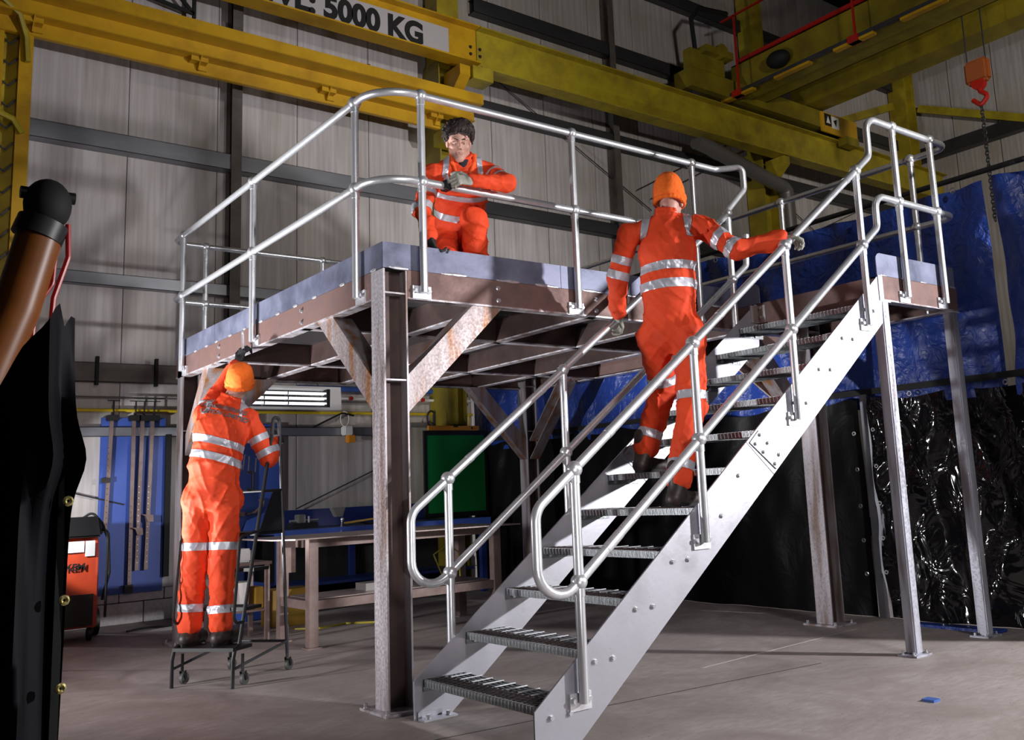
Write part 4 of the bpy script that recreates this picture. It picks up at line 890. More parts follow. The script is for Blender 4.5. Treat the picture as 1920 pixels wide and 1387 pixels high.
MB().tube(fillet([Vector((-1.84,-1.21,2.17)),Vector((-1.835,-1.21,2.05)),Vector((-1.875,-1.21,1.9)),Vector((-1.885,-1.21,1.70)),Vector((-1.9,-1.21,1.3))],.05),.009,8).build('red_lead',M['redhose'],t)
MB().tube(fillet([Vector((-1.87,-1.21,2.14)),Vector((-1.88,-1.21,1.95)),Vector((-1.93,-1.21,1.86)),Vector((-1.94,-1.21,1.5))],.05),.007,8).build('red_lead',M['redhose'],t)
MB().cyl((-2.2,-1.2,0),(-2.2,-1.2,1.25),.06,16).build('stand',M['dark'],t); MB().box((-2.4,-1.4,0),(-2.0,-1.0,.03)).build('stand_base',M['dark'],t)
# ================================================================ PEOPLE
# implicit-surface modelling: primitives blended into one distance field, then meshed with surface nets
def _cap(P,a,b,ra,rb,ax=None,s=1.):
    a = np.array(a,np.float32); b = np.array(b,np.float32)
    Q = [P[i]-a[i] for i in range(3)]; d = b-a
    if ax is not None:
        ax = np.array(ax,np.float32); ax = ax/np.linalg.norm(ax); k = 1-1/s
        dp = Q[0]*ax[0]+Q[1]*ax[1]+Q[2]*ax[2]; Q = [Q[i]-ax[i]*dp*k for i in range(3)]; d = d-ax*(d@ax)*k
    L2 = float(d@d)+1e-9; t = np.clip((Q[0]*d[0]+Q[1]*d[1]+Q[2]*d[2])/L2,0,1)
    return np.sqrt(sum((Q[i]-t*d[i])**2 for i in range(3)))-(ra+t*(rb-ra))
def _ell(P,c,r,R):
    Q = [P[i]-c[i] for i in range(3)]
    L_ = [sum(Q[j]*R[k][j] for j in range(3))/r[k] for k in range(3)]
    k0 = np.sqrt(sum(l*l for l in L_))+1e-6; k1 = np.sqrt(sum((L_[k]/r[k])**2 for k in range(3)))+1e-6
    return k0*(k0-1)/k1
def cap(a,b,ra,rb=None,k=.03,ax=None,s=1.,sub=False):
    rb = ra if rb is None else rb; m = max(ra,rb)*max(1,s)+.02; a=tuple(a); b=tuple(b)
    return (lambda P: _cap(P,a,b,ra,rb,ax,s), [min(a[i],b[i])-m for i in range(3)], [max(a[i],b[i])+m for i in range(3)], k, sub)
I3 = ((1,0,0),(0,1,0),(0,0,1))
def ell(c,r,R=I3,k=.02,sub=False):
    m = max(r)+.02; c=tuple(c); return (lambda P: _ell(P,c,r,R), [c[i]-m for i in range(3)], [c[i]+m for i in range(3)], k, sub)
def plane_cut(p,n,k=.004):   # removes the side the normal points to
    p=tuple(p); n=tuple(n); return (lambda P: sum((P[i]-p[i])*n[i] for i in range(3)), None, None, k, 'plane')
def field_mesh(prims, h, disp=None):
    bs = [p for p in prims if p[1] is not None and not p[4]]
    mn = np.array([min(p[1][i] for p in bs) for i in range(3)])-h*2; mx = np.array([max(p[2][i] for p in bs) for i in range(3)])+h*2
    n = np.ceil((mx-mn)/h).astype(int)+1
    ax = [(mn[i]+h*np.arange(n[i])).astype(np.float32) for i in range(3)]
    F = np.full(n,.5,np.float32)
    def G(sl): return [ax[0][sl[0]][:,None,None],ax[1][sl[1]][None,:,None],ax[2][sl[2]][None,None,:]]
    for fn,a,b,k,mode in prims:
        if a is None: sl = (slice(0,n[0]),slice(0,n[1]),slice(0,n[2]))
        else: sl = tuple(slice(max(0,int((a[i]-k-mn[i])/h)), min(n[i],int((b[i]+k-mn[i])/h)+2)) for i in range(3))
        if any(s.stop<=s.start for s in sl): continue
        D = fn(G(sl)); O = F[sl]; D = np.broadcast_to(D,O.shape)
        if mode == 'plane' or mode is True:
            D2 = D if mode == 'plane' else -D
            hh = np.clip(.5-.5*(D2-O)/k*-1,0,1); F[sl] = O*(1-hh)+D2*hh+k*hh*(1-hh)
        else:
            hh = np.clip(.5+.5*(O-D)/k,0,1); F[sl] = O*(1-hh)+D*hh-k*hh*(1-hh)
    if disp is not None:
        idx = np.nonzero(np.abs(F)<.03); P = [ax[i][idx[i]] for i in range(3)]; F[idx] += disp(P)
    S = F<0
    # surface nets
    c = np.zeros([n[i]-1 for i in range(3)],bool); cnt = np.zeros(c.shape,np.float32); acc = [np.zeros(c.shape,np.float32) for _ in range(3)]
    cs = [(i,j,k) for i in (0,1) for j in (0,1) for k in (0,1)]
    def sub(A,o): return A[o[0]:A.shape[0]-1+o[0], o[1]:A.shape[1]-1+o[1], o[2]:A.shape[2]-1+o[2]]
    for axn in range(3):
        for o in cs:
            if o[axn]: continue
            q = list(o); q[axn] = 1; fa = sub(F,o); fb = sub(F,q); x = (fa<0)!=(fb<0)
            t = np.where(x, fa/np.where(x,fa-fb,1), 0); cnt += x
            for i in range(3): acc[i] += np.where(x, (o[i]+t) if i==axn else o[i], 0)
    act = cnt>0; idm = np.full(c.shape,-1,np.int32); idm[act] = np.arange(act.sum())
    ii = np.nonzero(act); V = np.stack([mn[i]+h*(ii[i]+acc[i][act]/cnt[act]) for i in range(3)],1)
    faces = []
    for axn in range(3):
        a,b = [q for q in range(3) if q!=axn]
        sl0 = [slice(1,-1)]*3; sl0[axn] = slice(0,-1); sl1 = list(sl0); sl1[axn] = slice(1,None)
        A = S[tuple(sl0)]; B = S[tuple(sl1)]; e = np.nonzero(A!=B); flip = A[e]
        base = [e[0].copy(),e[1].copy(),e[2].copy()]; base[a] += 1; base[b] += 1
        def at(da,db):
            q = [base[0].copy(),base[1].copy(),base[2].copy()]; q[a] -= da; q[b] -= db; return idm[q[0],q[1],q[2]]
        q0,q1,q2,q3 = at(0,0),at(1,0),at(1,1),at(0,1)
        Q = np.stack([q0,q1,q2,q3],1)
        if axn == 1: flip = ~flip
        Q[~flip] = Q[~flip][:,::-1]; faces.append(Q)
    Fc = np.concatenate(faces); Fc = Fc[(Fc>=0).all(1)]
    # light smoothing
    for _ in range(1):
        Sx = np.zeros_like(V); N_ = np.zeros(len(V))
        for i in range(4):
            u = Fc[:,i]; w_ = Fc[:,(i+1)%4]; np.add.at(Sx,u,V[w_]); np.add.at(N_,u,1); np.add.at(Sx,w_,V[u]); np.add.at(N_,w_,1)
        V = V*.5+.5*Sx/np.maximum(N_,1)[:,None]
    return V, Fc
def mesh_np(name, V, Fc, m, parent=None, angle=70):
    me = bpy.data.meshes.new(name); me.vertices.add(len(V)); me.vertices.foreach_set('co', np.asarray(V,np.float32).ravel())
    me.loops.add(Fc.size); me.loops.foreach_set('vertex_index', Fc.ravel().astype(np.int32)); me.polygons.add(len(Fc))
    me.polygons.foreach_set('loop_start', np.arange(0,Fc.size,4,dtype=np.int32)); me.polygons.foreach_set('loop_total', np.full(len(Fc),4,np.int32))
    me.update(calc_edges=True); me.validate(); me.materials.append(m)
    bm = bmesh.new(); bm.from_mesh(me); bmesh.ops.recalc_face_normals(bm, faces=bm.faces); bm.to_mesh(me); bm.free(); finish(me, angle)
    o = bpy.data.objects.new(name, me); COL.objects.link(o)
    if parent is not None: o.parent = parent; o.matrix_parent_inverse = Matrix.Translation(-wloc(parent))
    return o
def cloth(seed, amp=.009):
    rs = np.random.RandomState(seed); ws = []
    for f in (16,24,34,48,66):
        for _ in range(2): d = rs.normal(size=3); d /= np.linalg.norm(d); ws.append((d*f*rs.uniform(.8,1.2), rs.rand()*6.28, rs.normal(size=3)*7, rs.rand()*6.28, (20/f)**.8))
    def fn(P):
        s = 0
        for w_,p,w2,p2,a in ws:
            u = P[0]*w2[0]+P[1]*w2[1]+P[2]*w2[2]+p2
            v = P[0]*w_[0]+P[1]*w_[1]+P[2]*w_[2]+p+2.0*np.sin(u)+.8*np.sin(2.3*u+p)
            s = s-a*((1-np.abs(np.sin(v)))**2.2-.25)*(.6+.6*np.sin(u*1.3+p))
        return (amp*s).astype(np.float32)
    return fn
def v3(*a): return np.array(a,float)
def nrm(v): v = np.asarray(v,float); return v/np.linalg.norm(v)
def lerp(a,b,t): return np.asarray(a)*(1-t)+np.asarray(b)*t

def head_frame(c, fwd, up):
    f = nrm(fwd); u = nrm(np.asarray(up)-f*np.dot(up,f)); r = np.cross(f,u)   # r = the person's right
    return np.array(c,float), r, f, u
def head_prims(H, sc=1.):
    c,r,f,u = H; R = (tuple(r),tuple(f),tuple(u)); p = lambda x,y,z: c+(r*x+f*y+u*z)*sc
    E_ = lambda q,rr,k=.02,sub=False: ell(p(*q),[x*sc for x in rr],R,k,sub)
    C_ = lambda a,b,ra,rb,k=.012: cap(p(*a),p(*b),ra*sc,rb*sc,k)
    L = [E_((0,-.012,.036),(.073,.096,.084)), E_((0,.030,-.035),(.056,.060,.080)), E_((0,.068,-.098),(.024,.022,.018),.02),
         C_((.047,.0,-.058),(.010,.066,-.106),.015,.013,.03), C_((-.047,.0,-.058),(-.010,.066,-.106),.015,.013,.03),
         C_((-.036,.074,.020),(.036,.074,.020),.014,.014,.014), C_((0,.080,.016),(0,.105,-.030),.0062,.0095,.010),
         E_((.011,.092,-.037),(.0075,.009,.007),.006),E_((-.011,.092,-.037),(.0075,.009,.007),.006),
         E_((.040,.056,-.026),(.024,.026,.020),.02),E_((-.040,.056,-.026),(.024,.026,.020),.02),
         E_((.030,.090,.0),(.017,.016,.011),.012,True),E_((-.030,.090,.0),(.017,.016,.011),.012,True),
         E_((.030,.0715,-.001),(.015,.013,.012),.004),E_((-.030,.0715,-.001),(.015,.013,.012),.004),
         C_((-.019,.083,-.063),(.019,.083,-.063),.0055,.0055,.005), C_((-.015,.083,-.073),(.015,.083,-.073),.0065,.0065,.005),
         E_((.073,-.006,-.012),(.010,.020,.032),.008),E_((-.073,-.006,-.012),(.010,.020,.032),.008)]
    return L
def face_bits(H, par, sc=1., closed=True):
    c,r,f,u = H; p = lambda x,y,z: Vector(c+(r*x+f*y+u*z)*sc)
    for s_ in (-1,1):
        MB().sphere(p(.030*s_,.0765,-.0045),.0092*sc,12,8).build('eye', M['eyew'], par)
        MB().sphere(p(.029*s_,.0828,-.0085),.0040*sc,8,6).build('iris', M['iris'], par)
        V,Fc = field_mesh([cap(p(.018*s_,.0830,.0),p(.030*s_,.0865,.0005),.0062*sc,k=.003),cap(p(.030*s_,.0865,.0005),p(.043*s_,.078,-.002),.0058*sc,k=.003)],.0015); mesh_np('eyelid',V,Fc,M['skin'],par)
        V,Fc = field_mesh([cap(p(.013*s_,.0865,.0185),p(.032*s_,.0855,.0225),.0042*sc,k=.004),cap(p(.032*s_,.0855,.0225),p(.050*s_,.070,.015),.0030*sc,k=.004)],.0015); mesh_np('eyebrow',V,Fc,M['hair'],par)
    V,Fc = field_mesh([cap(p(-.021,.0835,-.0660),p(0,.0890,-.0645),.0032*sc,k=.003),cap(p(0,.0890,-.0645),p(.021,.0835,-.0660),.0032*sc,k=.003),cap(p(-.012,.0865,-.0725),p(.012,.0865,-.0725),.0042*sc,k=.003)],.0016); mesh_np('lips',V,Fc,M['lip'],par)
def beanie(H, par, sc=1., seed=1):
    c,r,f,u = H; R = (tuple(r),tuple(f),tuple(u)); p = lambda x,y,z: c+(r*x+f*y+u*z)*sc
    n_ = nrm(u*1.0+f*.22)          # the brim runs down at the nape
    q = p(0,0,-.008)
    A = [ell(p(0,-.016,.045),(.096*sc,.116*sc,.115*sc),R,.01), ell(p(0,-.03,.11),(.07*sc,.08*sc,.062*sc),R,.04), plane_cut(q,-n_,.006)]
    V,Fc = field_mesh(A,.004,cloth(seed,.0022)); o = mesh_np('beanie',V,Fc,M['beanie'],par)
    ring = []; e1 = nrm(r); e2 = nrm(np.cross(n_,e1)); pts = []
    for i in range(25):
        a = 2*math.pi*i/24; pts.append(q+e1*math.cos(a)*.087*sc+e2*math.sin(a)*.105*sc-f*.014*sc)
    for i in range(24): ring.append(cap(pts[i]-n_*.004,pts[i+1]-n_*.004,.013*sc,k=.008)); ring.append(cap(pts[i]+n_*.03,pts[i+1]+n_*.03,.0125*sc,k=.02))
    V,Fc = field_mesh(ring,.004,cloth(seed+5,.0018)); mesh_np('turned_up_brim',V,Fc,M['beanie'],o)
    return o
def hand(name, wrist, d, n, thumb_side, m, par, curl=(20,30,25), sc=1., spread=.08, thumb_curl=25):
    """palm and five jointed fingers. d: wrist->knuckles, n: palm normal (fingers curl towards it), thumb_side: +1 thumb on d x n side"""
    d = nrm(d); n = nrm(n-d*np.dot(n,d)); s_ = np.cross(d,n)*thumb_side; w_ = np.asarray(wrist,float)
    P_ = [cap(w_-d*.03,w_+d*.01,.030*sc,.029*sc,.015), cap(w_+d*.01,w_+d*.082*sc,.017*sc,.015*sc,.012,s_,2.3)]
    for i,(off,L0,rr) in enumerate(((.033,.042,.0103),(.011,.047,.0107),(-.011,.044,.0103),(-.032,.034,.0092))):
        p = w_+d*(.086-.004*abs(i-1))*sc+s_*off*sc; dd = nrm(d+s_*spread*(1.5-i)*.5); a = 0
        for k,(l,cu) in enumerate(((L0,curl[0]),(L0*.62,curl[1]),(L0*.5,curl[2]))):
            a = math.radians(cu); nn = nrm(n-dd*np.dot(n,dd)) if k==0 else nn
            d2 = dd*math.cos(a)+nn*math.sin(a); nn = nn*math.cos(a)-dd*math.sin(a); dd = d2
            q = p+dd*l*sc; P_.append(cap(p,q,rr*sc*(1-.06*k),rr*sc*(1-.06*(k+1)),.004)); p = q
    t0 = w_+d*.022*sc+s_*.026*sc; dd = nrm(d*.62+s_*.72+n*.25); t1 = t0+dd*.042*sc; a = math.radians(thumb_curl); nn = nrm(d*.5+n*.8-dd*np.dot(d*.5+n*.8,dd)); dd = dd*math.cos(a)+nn*math.sin(a); t2 = t1+dd*.034*sc; dd = nrm(dd+nn*.4); t3 = t2+dd*.026*sc
    P_ += [cap(t0,t1,.0155*sc,.0125*sc,.010), cap(t1,t2,.0122*sc,.0112*sc,.004), cap(t2,t3,.011*sc,.0095*sc,.004)]
    V,Fc = field_mesh(P_,.0027); return mesh_np(name,V,Fc,m,par)
def boot(ank, toe_dir, sole_z, par, sc=1.):
    a = np.asarray(ank,float); t_ = nrm(toe_dir); h_ = v3(*(a-t_*.035)); h_[2] = sole_z+.045; b = a+t_*.165*sc; b[2] = sole_z+.038
    P_ = [cap(a+v3(0,0,.12),a,.055,.052,.02), cap(a,h_,.05,.046,.02), cap(h_,lerp(h_,b,.55),.044,.045,.02), cap(lerp(h_,b,.5),b,.046,.044,.02,np.cross(t_,(0,0,1)),1.12), plane_cut((0,0,sole_z),(0,0,-1),.004)]
    V,Fc = field_mesh(P_,.005); o = mesh_np('boot',V,Fc,M['boot'],par)
    s0 = MB(); V2 = []; sd = np.cross(t_,(0,0,1))
    out = []
    for i in range(20):
        an = 2*math.pi*i/20; y = math.cos(an); x = math.sin(an); c_ = (h_+b)/2; L_ = np.linalg.norm((b-h_)[:2])/2+.048
        q = c_+t_*L_*y+sd*.047*x*(1 if y>-.3 else .9); out.append((q[0],q[1]))
    s0.prism(out,'z',sole_z,sole_z+.022).build('sole', M['dark'], o)
    return o
def bands(cov, V, Fc, groups, spec, par_name='reflective_band'):
    """spec: list of (group, point, normal, half width, extra planes) -> thin tapes cut from the coverall surface"""
    names = list(groups); lab = np.argmin(np.stack([np.min([f(V.T) for f in groups[g]],0) for g in names]),0); fl_ = lab[Fc]
    for g,p,n,hw,extra,*mm in spec:
        gi = names.index(g) if g else None; n = nrm(n); dist = (V-np.asarray(p))@n; fd = dist[Fc]
        keep = (np.abs(fd).min(1)<hw+.015)
        if gi is not None: keep &= (fl_==gi).sum(1)>=3
        for (ep,en) in extra: keep &= (((V-np.asarray(ep))@nrm(en))[Fc].max(1)>-.012)
        FF = Fc[keep]
        if len(FF)==0: continue
        u,inv = np.unique(FF,return_inverse=True); VV = V[u]; FF = inv.reshape(FF.shape)
        o = mesh_np(par_name, VV, FF, mm[0] if mm else M['band'], None); bm = bmesh.new(); bm.from_mesh(o.data)
        cuts = [(np.asarray(p)+n*hw, n),(np.asarray(p)-n*hw,-n)]+[(ep,-nrm(en)) for ep,en in extra]
        for cp,cn in cuts: bmesh.ops.bisect_plane(bm, geom=bm.verts[:]+bm.edges[:]+bm.faces[:], plane_co=tuple(cp), plane_no=tuple(cn), clear_outer=True)
        bm.normal_update()
        cen = sum((v.co for v in bm.verts), Vector())/max(1,len(bm.verts)); sgn = sum(f.normal.dot(f.calc_center_median()-cen)*f.calc_area() for f in bm.faces)
        if sgn<0: bmesh.ops.reverse_faces(bm, faces=bm.faces[:]); bm.normal_update()
        for v in bm.verts: v.co += v.normal*.0035
        bm.to_mesh(o.data); bm.free(); finish(o.data,80); o.parent = cov; o.matrix_parent_inverse = Matrix.Translation(-wloc(cov))

def figure(label, J, fwd, base, H, seed=1, sc=1., feet=None, hands=None, hat=True, depth=.74, collar=True, armk=1.):
    t = thing('person', label, 'person', base); fwd = nrm(fwd); up = nrm(J['neck']-J['pelvis']); lat = nrm(np.cross(fwd,up)); dep = nrm(np.cross(up,lat))
    c_ = H[0]; hu = H[3]; hf = H[2]
    def limbs(k):
        a = []
        for s_ in 'LR':
            a += [('arm'+s_,cap(J['sh'+s_],J['el'+s_],.072*k*armk,.062*k*armk,.03)),('arm'+s_,cap(J['el'+s_],J['ha'+s_],.062*k*armk,.053*k*armk,.03)),
                  ('leg'+s_,cap(J['hip'+s_],J['kn'+s_],.100*k,.084*k,.04)),('leg'+s_,cap(J['kn'+s_],lerp(J['an'+s_],J['kn'+s_],.12),.082*k,.078*k,.03))]
        return a
    sp = J.get('spine',[J['pelvis'],J['waist'],J['chest']])
    def trunk(k):
        top = lerp(J['chest'],J['neck'],.35)
        return [('torso',cap(sp[0],sp[1],.163*k,.160*k,.04,dep,depth)),('torso',cap(sp[1],sp[2],.160*k,.176*k,.05,dep,depth)),('torso',cap(sp[2],top,.172*k,.13*k,.05,dep,depth)),
                ('torso',cap(J['shL'],J['neck'],.06*k,.062*k,.05)),('torso',cap(J['shR'],J['neck'],.06*k,.062*k,.05)),('torso',cap(J['hipL'],J['hipR'],.10*k,.10*k,.05))]
    # continuous body: trunk, limbs, neck and head in one skin
    nk = [cap(J['neck']-up*.03,lerp(J['neck'],c_,.55),.058,.052,.02), cap(lerp(J['neck'],c_,.4),c_-hu*.03-hf*.02,.054,.056,.02)]
    bp = [p for _,p in trunk(.80)+limbs(.72)]+nk+[ell(c_+hu*.03*sc,(.075*sc,.092*sc,.08*sc),(tuple(H[1]),tuple(hf),tuple(hu)),.02)]
    V,Fc = field_mesh(bp,.012)
    V2,F2 = field_mesh(head_prims(H,sc)+nk,.0032 if not hat else .0045)
    body = mesh_np('body',np.concatenate([V,V2]),np.concatenate([Fc,F2+len(V)]),M['skin'],t)
    pr_ = [p for _,p in trunk(1)+limbs(1.)]
    if collar:
        cn = J['neck']; cu = nrm(c_-cn); e1 = nrm(np.cross(cu,dep)); e2 = np.cross(cu,e1)
        for i in range(14):
            if not hat and abs(i-collar_open)<2: continue
            a,b = 2*math.pi*i/14,2*math.pi*(i+1)/14; q = lambda g,z,r_: cn+cu*z+e1*math.cos(g)*r_+e2*math.sin(g)*r_*.95
            pr_.append(cap(q(a,.02,.072),q(b,.02,.072),.014,k=.012)); pr_.append(cap(q(a,.05,.076),q(b,.05,.076),.010,k=.010))
    hs = MB()
    V,Fc = field_mesh(pr_,.007,cloth(seed))
    cov = mesh_np('coverall',V,Fc,M['hiviz'],t)
    groups = {}
    for g,p in trunk(1)+limbs(1): groups.setdefault(g,[]).append(p[0])
    if hat: beanie(H,t,sc,seed)
    for s_,(dr,sz) in (feet or {}).items(): boot(J['an'+s_],dr,sz,t)
    for s_,kw in (hands or {}).items(): hand('glove',par=t,**kw)
    return t,body,cov,V,Fc,groups,up,lat,dep
collar_open = 99
def limb_bands(J,g,a,b,ts,hw=.026):
    return [(g,lerp(J[a],J[b],t_),J[b]-J[a],hw,[]) for t_ in ts]

# ---- man on the rolling steps, back to the camera
J = {k:v3(*v) for k,v in dict(anL=(-.475,1.93,.335),anR=(-.318,1.755,.335),knL=(-.445,1.93,.76),knR=(-.305,1.80,.755),hipL=(-.425,1.94,1.205),hipR=(-.275,1.82,1.20),
     pelvis=(-.350,1.87,1.255),waist=(-.334,1.87,1.47),chest=(-.285,1.90,1.69),neck=(-.228,1.93,1.865),shL=(-.385,2.0,1.80),elL=(-.235,2.18,1.95),haL=(-.125,2.12,2.17),
     shR=(-.125,1.83,1.755),elR=(.0,1.765,1.475),haR=(.075,1.90,1.60)).items()}
H = head_frame((-.165,1.905,2.015),(.25,.80,.60),(-.1,-.35,1))
fw1 = (.52,.85,0)
t,body,cov,V,Fc,G_,up,lat,dep = figure('man in orange coverall and orange beanie standing on black steps, back to camera', J, fw1, (-.4,1.85,.25), H, seed=3,
    feet={'L':((.70,.71,0),.251),'R':((.83,.56,0),.251)},
    hands={'L':dict(wrist=J['haL']+v3(.02,-.01,.04),d=(.3,-.15,.9),n=(.8,.3,.1),thumb_side=1,m=M['gloveb'],curl=(45,55,40)),
           'R':dict(wrist=J['haR']+v3(.03,.02,.01),d=(.75,.6,.25),n=(-.3,.75,-.2),thumb_side=1,m=M['gloveb'],curl=(40,60,40))})
tz = nrm(up+lat*.16)
bands(cov,V,Fc,G_,[('torso',lerp(J['waist'],J['chest'],.50)+up*.0,tz,.026,[]),('torso',lerp(J['waist'],J['chest'],.02),tz,.026,[])]
   +limb_bands(J,'armR','shR','elR',(.52,.86),.024)+limb_bands(J,'armL','shL','elL',(.25,),.024)+limb_bands(J,'legL','hipL','knL',(.70,))+limb_bands(J,'legR','hipR','knR',(.70,))+limb_bands(J,'legL','knL','anL',(.62,))+limb_bands(J,'legR','knR','anR',(.66,))
   +[('torso',J['neck']+lat*s_*.125,nrm(lat+up*.15*s_),.034,[(J['chest']+up*.08,up)]) for s_ in (-1,1)])
# back print wrapped on the coverall
bv = BVHTree.FromPolygons([tuple(p) for p in V],[tuple(int(i) for i in f) for f in Fc])
bk_o = lerp(J['chest'],J['neck'],.62)-dep*.5
for k,(s_,w_) in enumerate((('R ENGINEERING',.0),('CATION LIMITED',-.048))):
    # text runs towards his right (viewer's right)
    lx = nrm(lat-up*.16) if np.dot(lat,(1,0,0))>0 else nrm(-lat-up*.16)
    m4 = frame4(tuple(bk_o-lx*.165+nrm(up)*w_+nrm(up)*.0),tuple(lx),tuple(nrm(up-lx*np.dot(up,lx))))
    tx = text_mesh(s_,.044,M['print'],m4,bold=.002,name='back_print')
    bm = bmesh.new(); bm.from_mesh(tx.data); bmesh.ops.triangulate(bm,faces=bm.faces[:]); bmesh.ops.subdivide_edges(bm,edges=bm.edges[:],cuts=3,use_grid_fill=False)
    for v in bm.verts:
        hit = bv.ray_cast(v.co,Vector(dep))
        if hit[0] is not None: v.co = hit[0]-Vector(dep)*.0075
    bm.to_mesh(tx.data); bm.free(); tx.parent = cov; tx.matrix_parent_inverse = Matrix.Translation(-wloc(cov))
# belt tool at the hip, a thing of its own
hp = J['hipR']+v3(.135,-.03,.13)
tag(MB().tube(fillet([hp+v3(0,0,-.07),hp+v3(.035,0,-.07),hp+v3(.035,0,.05),hp+v3(0,0,.05)],.015),.009,8).build('tape_measure',M['black'],None),'black tool clipped to the hip of the man on the steps','tool')
sp_ = J['haL']+v3(.045,-.03,.15)
tag(MB().beam(sp_+v3(0,0,-.06),sp_+v3(-.005,.0,.09),.006,.018,(1,0,0)).sphere(sp_+v3(-.005,0,.10),.02,10,7,(.4,1,1)).build('spanner',M['bolt']),'steel spanner held up under the post foot by the man on the steps','spanner')

# ---- man walking up the stairs
J = {k:v3(*v) for k,v in dict(anR=(1.36,-.93,1.125),anL=(1.46,-.55,1.335),knR=(1.53,-.92,1.60),knL=(1.62,-.60,1.76),hipR=(1.60,-.87,2.05),hipL=(1.50,-.66,2.06),
     pelvis=(1.550,-.765,2.12),waist=(1.553,-.76,2.37),chest=(1.575,-.75,2.61),neck=(1.605,-.74,2.80),shR=(1.715,-.91,2.735),shL=(1.44,-.545,2.735),
     elR=(1.80,-1.13,2.55),haR=(2.0,-1.29,2.60),elL=(1.42,-.44,2.48),haL=(1.53,-.30,2.28)).items()}
H = head_frame((1.640,-.735,2.935),(.80,.55,.05),(0.03,0,1))
t,body,cov,V,Fc,G_,up,lat,dep = figure('man in orange coverall and beanie climbing the stairs, hand on the near rail', J, (.78,.62,0), (1.4,-.75,1.03), H, seed=11, sc=1.05,
    feet={'R':((1,.12,0),1.026),'L':((1,.1,0),1.234)},
    hands={'R':dict(wrist=J['haR']+v3(.02,-.01,.0),d=(.85,-.35,.1),n=(.1,-.2,-1),thumb_side=-1,m=M['glove'],curl=(35,55,40)),
           'L':dict(wrist=J['haL']+v3(.02,.02,-.02),d=(.6,.35,-.6),n=(.2,.6,-.6),thumb_side=1,m=M['glove'],curl=(30,45,35))})
bands(cov,V,Fc,G_,[('torso',lerp(J['waist'],J['chest'],.42),nrm(up-lat*.06),.028,[]),('torso',lerp(J['waist'],J['chest'],-.06),nrm(up-lat*.06),.028,[])]
   +limb_bands(J,'armR','shR','elR',(.55,.9),.026)+limb_bands(J,'armL','shL','elL',(.6,.95),.026)+limb_bands(J,'legL','hipL','knL',(.86,))+limb_bands(J,'legR','hipR','knR',(.86,))+limb_bands(J,'legL','knL','anL',(.70,))+limb_bands(J,'legR','knR','anR',(.72,))
   +[('torso',J['neck']+lat*s_*.13,nrm(lat+up*.15*s_),.026,[(J['chest']+up*.06,up)]) for s_ in (-1,1)])

# ---- man kneeling on the platform behind the front rail, facing the camera
J = {k:v3(*v) for k,v in dict(hipL=(.90,.47,2.86),hipR=(.70,.50,2.83),knL=(.70,.10,2.885),anL=(.78,.22,2.575),knR=(.50,.16,2.575),anR=(.76,.55,2.555),
     pelvis=(.80,.49,2.875),waist=(.765,.38,3.04),chest=(.715,.26,3.17),neck=(.675,.19,3.295),shL=(.875,.19,3.27),shR=(.49,.25,3.20),elL=(.80,-.135,3.085),haL=(.545,-.135,3.06),
     elR=(.37,.19,2.935),haR=(.355,.075,2.735)).items()}
H = head_frame((.612,.125,3.41),(-.40,-.80,-.42),(-.16,-.30,1))
collar_open = 3
t,body,cov,V,Fc,G_,up,lat,dep = figure('dark-haired man in orange coverall kneeling on the platform, gloved hand on the rail', J, (-.42,-.85,-.1), (.7,.35,2.486), H, seed=23, hat=False, armk=.9,
    feet={'L':((-.3,-.9,0),2.487),'R':((.5,.8,0),2.487)},
    hands={'L':dict(wrist=J['haL']+v3(-.015,.0,-.002),d=(-.95,.12,-.05),n=(-.05,.9,-.35),thumb_side=-1,m=M['glove'],curl=(50,60,50),sc=1.02),
           'R':dict(wrist=J['haR']+v3(.0,-.01,-.03),d=(.25,-.25,-.8),n=(.6,-.2,.2),thumb_side=-1,m=M['gloveb'],curl=(40,50,35))})
bands(cov,V,Fc,G_,[('torso',lerp(J['waist'],J['chest'],.72),up,.018,[]),('torso',lerp(J['waist'],J['chest'],-.12),up,.024,[])]
   +limb_bands(J,'armL','shL','elL',(.45,.72),.014)+limb_bands(J,'armR','shR','elR',(.55,),.022)+limb_bands(J,'armR','elR','haR',(.02,),.024)+limb_bands(J,'legL','knL','anL',(.75,))
   +[('torso',J['neck']+lat*s_*.11,nrm(lat+up*.15*s_),.018,[(J['chest']+up*.05,up)]) for s_ in (-1,1)])
face_bits(H,body); covV,covF = V,Fc
# shirt and open collar
c_,r_,f_,u_ = H
nk = J['neck']; V,Fc = field_mesh([cap(nk-up*.05+dep*.03,nk+up*.02+dep*.02,.078,.066,.02),plane_cut(nk+up*.055,up,.006)],.005,cloth(4,.002)); mesh_np('black_shirt',V,Fc,M['shirt'],t)
sgn = 1 if np.dot(dep,(0,-1,0))>0 else -1; fr_ = dep*sgn
_nm = list(G_); _lb = np.argmin(np.stack([np.min([f(covV.T) for f in G_[g]],0) for g in _nm]),0)
tf = covF[(_lb[covF]==_nm.index('torso')).all(1)]
bv = BVHTree.FromPolygons([tuple(p) for p in covV],[tuple(int(i) for i in f) for f in tf])
def surf(x,z,o=.010):
    q = nk+lat*x+up*z+fr_*.6; h_ = bv.ray_cast(Vector(q),Vector(-fr_)); return np.array(h_[0])+fr_*o if h_[0] is not None else nk+lat*x+up*z
VB = -.115
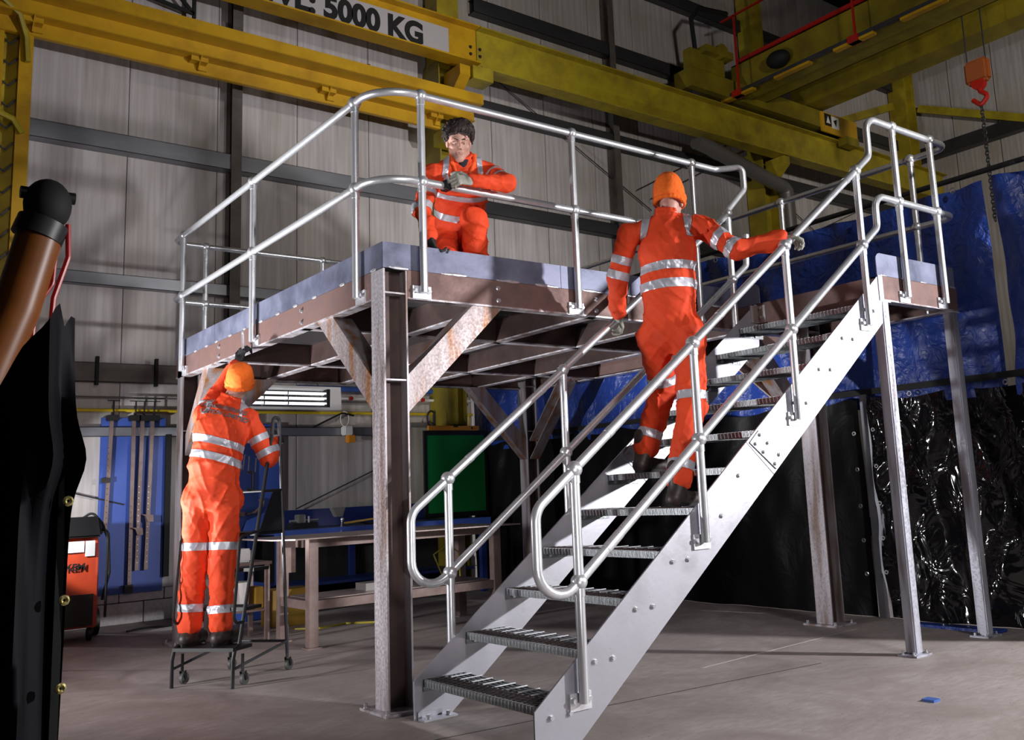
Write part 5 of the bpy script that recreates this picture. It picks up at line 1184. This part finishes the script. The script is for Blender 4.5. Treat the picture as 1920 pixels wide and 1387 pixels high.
for s_ in (-1,1):
    pts = [nk+lat*s_*.066+up*.060+fr_*.01]+[surf(s_*(.064-.062*g),.025+(VB-.025)*g,.004) for g in (0,.25,.5,.75,1)]
    P_ = []
    for i in range(len(pts)-1):
        w_ = .016-.002*i; P_.append(cap(pts[i]+lat*s_*w_*.5,pts[i+1]+lat*s_*(w_-.002)*.5,w_,w_-.002,k=.008,ax=tuple(fr_),s=.32))
    Vc,Fc_ = field_mesh(P_,.0045,cloth(6,.0015)); mesh_np('collar_flap',Vc,Fc_,M['collar'],cov)
pb = surf(0,VB,0)
bands(cov,covV,covF,G_,[(None,nk,lat,.085,[(pb,nrm(lat*.40+up*.9*.45)),(pb,nrm(-lat*.40+up*.9*.45)),(nk,fr_)],M['shirt'])],'black_shirt')
MB().beam(surf(.07*(1 if lat[0]>0 else -1),-.13,.004),surf(.125*(1 if lat[0]>0 else -1),-.125,.004),.004,.026).build('name_badge',M['duct'],cov)
# hair: cap of hair with locks
rs = np.random.RandomState(5); HP_ = [ell(c_-f_*.020+u_*.054,(.092,.101,.090),(tuple(r_),tuple(f_),tuple(u_)),.01)]
sc_ = (.088,.102,.092)
crown = c_-f_*.035+u_*.15+r_*.02
for i in range(240):
    az = rs.uniform(0,2*math.pi); el = rs.uniform(-.25,1.35)
    front = math.cos(az)   # 1 = face side
    lowlim = .62 if front>.55 else (.05 if front>.15 else -.45)
    if el<lowlim: el = lowlim+rs.uniform(0,.25)
    dv = f_*math.cos(az)*math.cos(el)*sc_[1]+r_*math.sin(az)*math.cos(el)*sc_[0]+u_*math.sin(el)*sc_[2]
    n_ = nrm(dv); p0 = c_-f_*.018+u_*.048+dv*.985; away = nrm(p0-crown); tang = away-n_*np.dot(away,n_); tang = nrm(nrm(tang)+r_*.25*rs.uniform(-1,1)-u_*.25)
    tang = nrm(tang-n_*np.dot(tang,n_)); ln = rs.uniform(.035,.06); sw = np.cross(n_,tang)*rs.uniform(-.012,.012)
    p1 = p0+tang*ln*.5+n_*.007+sw; p2 = p0+tang*ln-n_*.004; p3 = p2+tang*.012+n_*rs.uniform(.0,.012)-sw*.6
    HP_ += [cap(p0,p1,.0085,.0085,.005),cap(p1,p2,.0085,.006,.004),cap(p2,p3,.006,.002,.003)]
for i in range(9):
    x = -.055+.0135*i; p0 = c_+r_*x+f_*.070+u_*(.092-abs(x)*.35); p1 = c_+r_*(x*1.08+.006)+f_*.092+u_*(.066-abs(x)*.25); p2 = p1+r_*.012*(1 if i%2 else -.4)-u_*rs.uniform(.004,.022)-f_*abs(x)*.12
    if i in (4,5): continue
    HP_ += [cap(p0,p1,.012,.009,.006),cap(p1,p2,.009,.003,.004)]
HP_.append(ell(c_+f_*.088+u_*-.012,(.060,.045,.066),(tuple(r_),tuple(f_),tuple(u_)),.008,True))
V,Fc = field_mesh(HP_,.003); mesh_np('hair',V,Fc,M['hair'],t)
# dark clamp at the rail joint in front of him
q = thing('rail_clamp','small black clamp on the mid rail by the kneeling man\'s glove','clamp',(.40,-.06,3.03))
MB().box((.385,-.075,3.0),(.44,.0,3.06)).build('jaw',M['black'],q,bevel=.008); MB().cyl((.41,-.075,3.04),(.37,-.12,3.075),.008,8).build('lever',M['bolt'],q)
